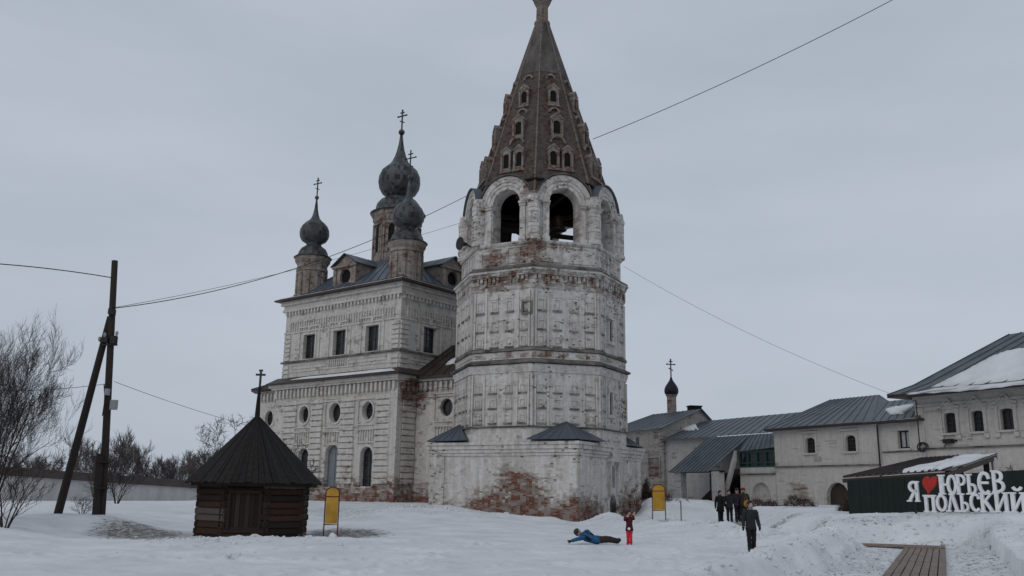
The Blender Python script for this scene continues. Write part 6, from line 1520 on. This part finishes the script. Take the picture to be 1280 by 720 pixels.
def stand(spread=.06, arm=.16, stride=0, turn=0):
    J = dict(pelvis=(0,0,.52),waist=(0,0,.60),chest=(0,-.005,.73),neck=(0,0,.84),head=(0,-.012,.925))
    for s_,k in (('L',1),('R',-1)):
        J['sh'+s_] = (k*.115,0,.79); J['el'+s_] = (k*(.135+arm*.25),.01-k*stride*.3,.635); J['wr'+s_] = (k*(.14+arm*.5),-.03-k*stride*.6,.50); J['ha'+s_] = (k*(.142+arm*.52),-.035-k*stride*.65,.46)
        J['hp'+s_] = (k*.05,0,.49); J['kn'+s_] = (k*spread,-.015+k*stride*.5,.28); J['an'+s_] = (k*spread,k*stride,.05+(.03 if k*stride>0 else 0)); J['to'+s_] = (k*(spread+.012),-.085+k*stride,.02+(.0))
    return J
p = foot(940,690.5,25.8)
person('child in dark hooded snow jacket and black trousers walking alone over the snow', (p.x,p.y,p.z), .12, 62/1147*25.8*1.0, stand(.06,.03,.05), (.022,.025,.027), (.012,.012,.014), (.024,.026,.028), cglove=(.012,.012,.013), long_=.02, belt=(.16,.18,.20))
J = stand(.045,.1,0); J.update(elR=(-.12,-.10,.70),wrR=(-.05,-.13,.80),haR=(-.02,-.12,.84), elL=(.15,-.08,.74),wrL=(.13,-.10,.86),haL=(.17,-.10,.92)); p = foot(787,681,28.6)
J.update(face=(.5,-.8,0))
t = person('small child in dark red coat and bright red trousers with one arm raised', (p.x,p.y,p.z), -.3, 43/1147*28.6, J, (.075,.012,.02), (.62,.03,.035), (.05,.012,.016), cboot=(.45,.03,.03), cglove=(.50,.40,.32), long_=.055)
hm_ = MB(); q = WM[t.name]@Vector((.01,-.13,.50)); hm_.blob(q,(.045,.03,.045),10,7); hm_.build('coat_patch', M_letter, t, smooth=True)
# grown-ups in a group by the stair
for (x,yb,Y,H_,yaw,cj,ct,ch_,lab,kw) in (
  (901,653,46.6,1.66,.3,(.012,.012,.014),(.012,.012,.013),(.02,.018,.018),'adult in long black coat standing leftmost of the four people by the stair',dict(long_=.12)),
  (912.5,653,47.0,1.68,-.2,(.02,.017,.017),(.014,.013,.013),(.025,.02,.018),'adult in dark brown hooded coat standing second from left in the group',dict(long_=.06)),
  (922.5,652.5,47.0,1.72,.2,(.018,.022,.032),(.013,.013,.015),(.02,.02,.022),'adult in dark blue jacket with pale face standing third in the group',dict(long_=.03,hood=False,belt=(.2,.2,.22))),
  (930.5,652,47.8,1.70,-.3,(.025,.02,.02),(.014,.013,.013),(.16,.03,.02),'adult in reddish knitted hat standing at the back right of the group',dict(long_=.03,hood=False))):
    p = foot(x,yb,Y); person(lab,(p.x,p.y,p.z),yaw,H_,stand(.055,.08,.02),cj,ct,ch_,**kw)
p = at_y(931.5,630,47.0); m = MB(); m.blob((p.x,p.y-.25,p.z),(.14,.10,.18),12,8); m.tube([(p.x-.1,p.y-.25,p.z+.12),(p.x-.02,p.y-.2,p.z+.45),(p.x+.1,p.y-.25,p.z+.12)],.015,5); tag(m.build('shoulder_bag', cloth_mat('ochre_bag_cloth',(.28,.15,.03))),'small ochre bag carried by the group of people at the stair','bag')
# person lying on the snow: head to the left, legs to the right, one arm stretched out
J = dict(pelvis=(.02,0,.075),waist=(-.07,0,.09),chest=(-.19,0,.12),neck=(-.285,-.01,.165),head=(-.345,-.02,.215),
  shL=(-.23,-.10,.12),elL=(-.13,-.15,.10),wrL=(-.06,-.14,.13),haL=(-.02,-.13,.14), shR=(-.24,.09,.16),elR=(-.15,.10,.24),wrR=(-.10,.02,.20),haR=(-.07,-.01,.18),
  hpL=(.06,-.05,.07),knL=(.27,-.07,.075),anL=(.43,-.08,.05),toL=(.47,-.10,.09),hpR=(.06,.05,.08),knR=(.26,.04,.11),anR=(.46,.03,.06),toR=(.50,.0,.10),face=(.2,-.7,.5))
J['elL'] = (-.36,-.13,.09); J['wrL'] = (-.47,-.13,.055); J['haL'] = (-.51,-.13,.05)
p = foot(744,680.5,29.0)
t = person('person in bright blue jacket and dark trousers lying stretched out on the snow', (p.x,p.y,p.z+.02), 0, 1.62, J, (.02,.09,.19), (.032,.022,.02), (.03,.045,.03), cglove=(.02,.018,.018), hood=False)
m = MB(); h = 1.62; T4 = WM[t.name]
m.tube([T4@Vector((-.29,-.08,.17))*1, T4@Vector((-.1,-.19,.22))], .05, 6); m.v = m.v and m.v
mm = MB(); mm.tube([T4@(Vector((-.25,-.095,.15))*h), T4@(Vector((-.17,-.115,.12))*h), T4@(Vector((-.10,-.10,.07))*h)], .045, 8); mm.build('dark_strap', M_dark, t)
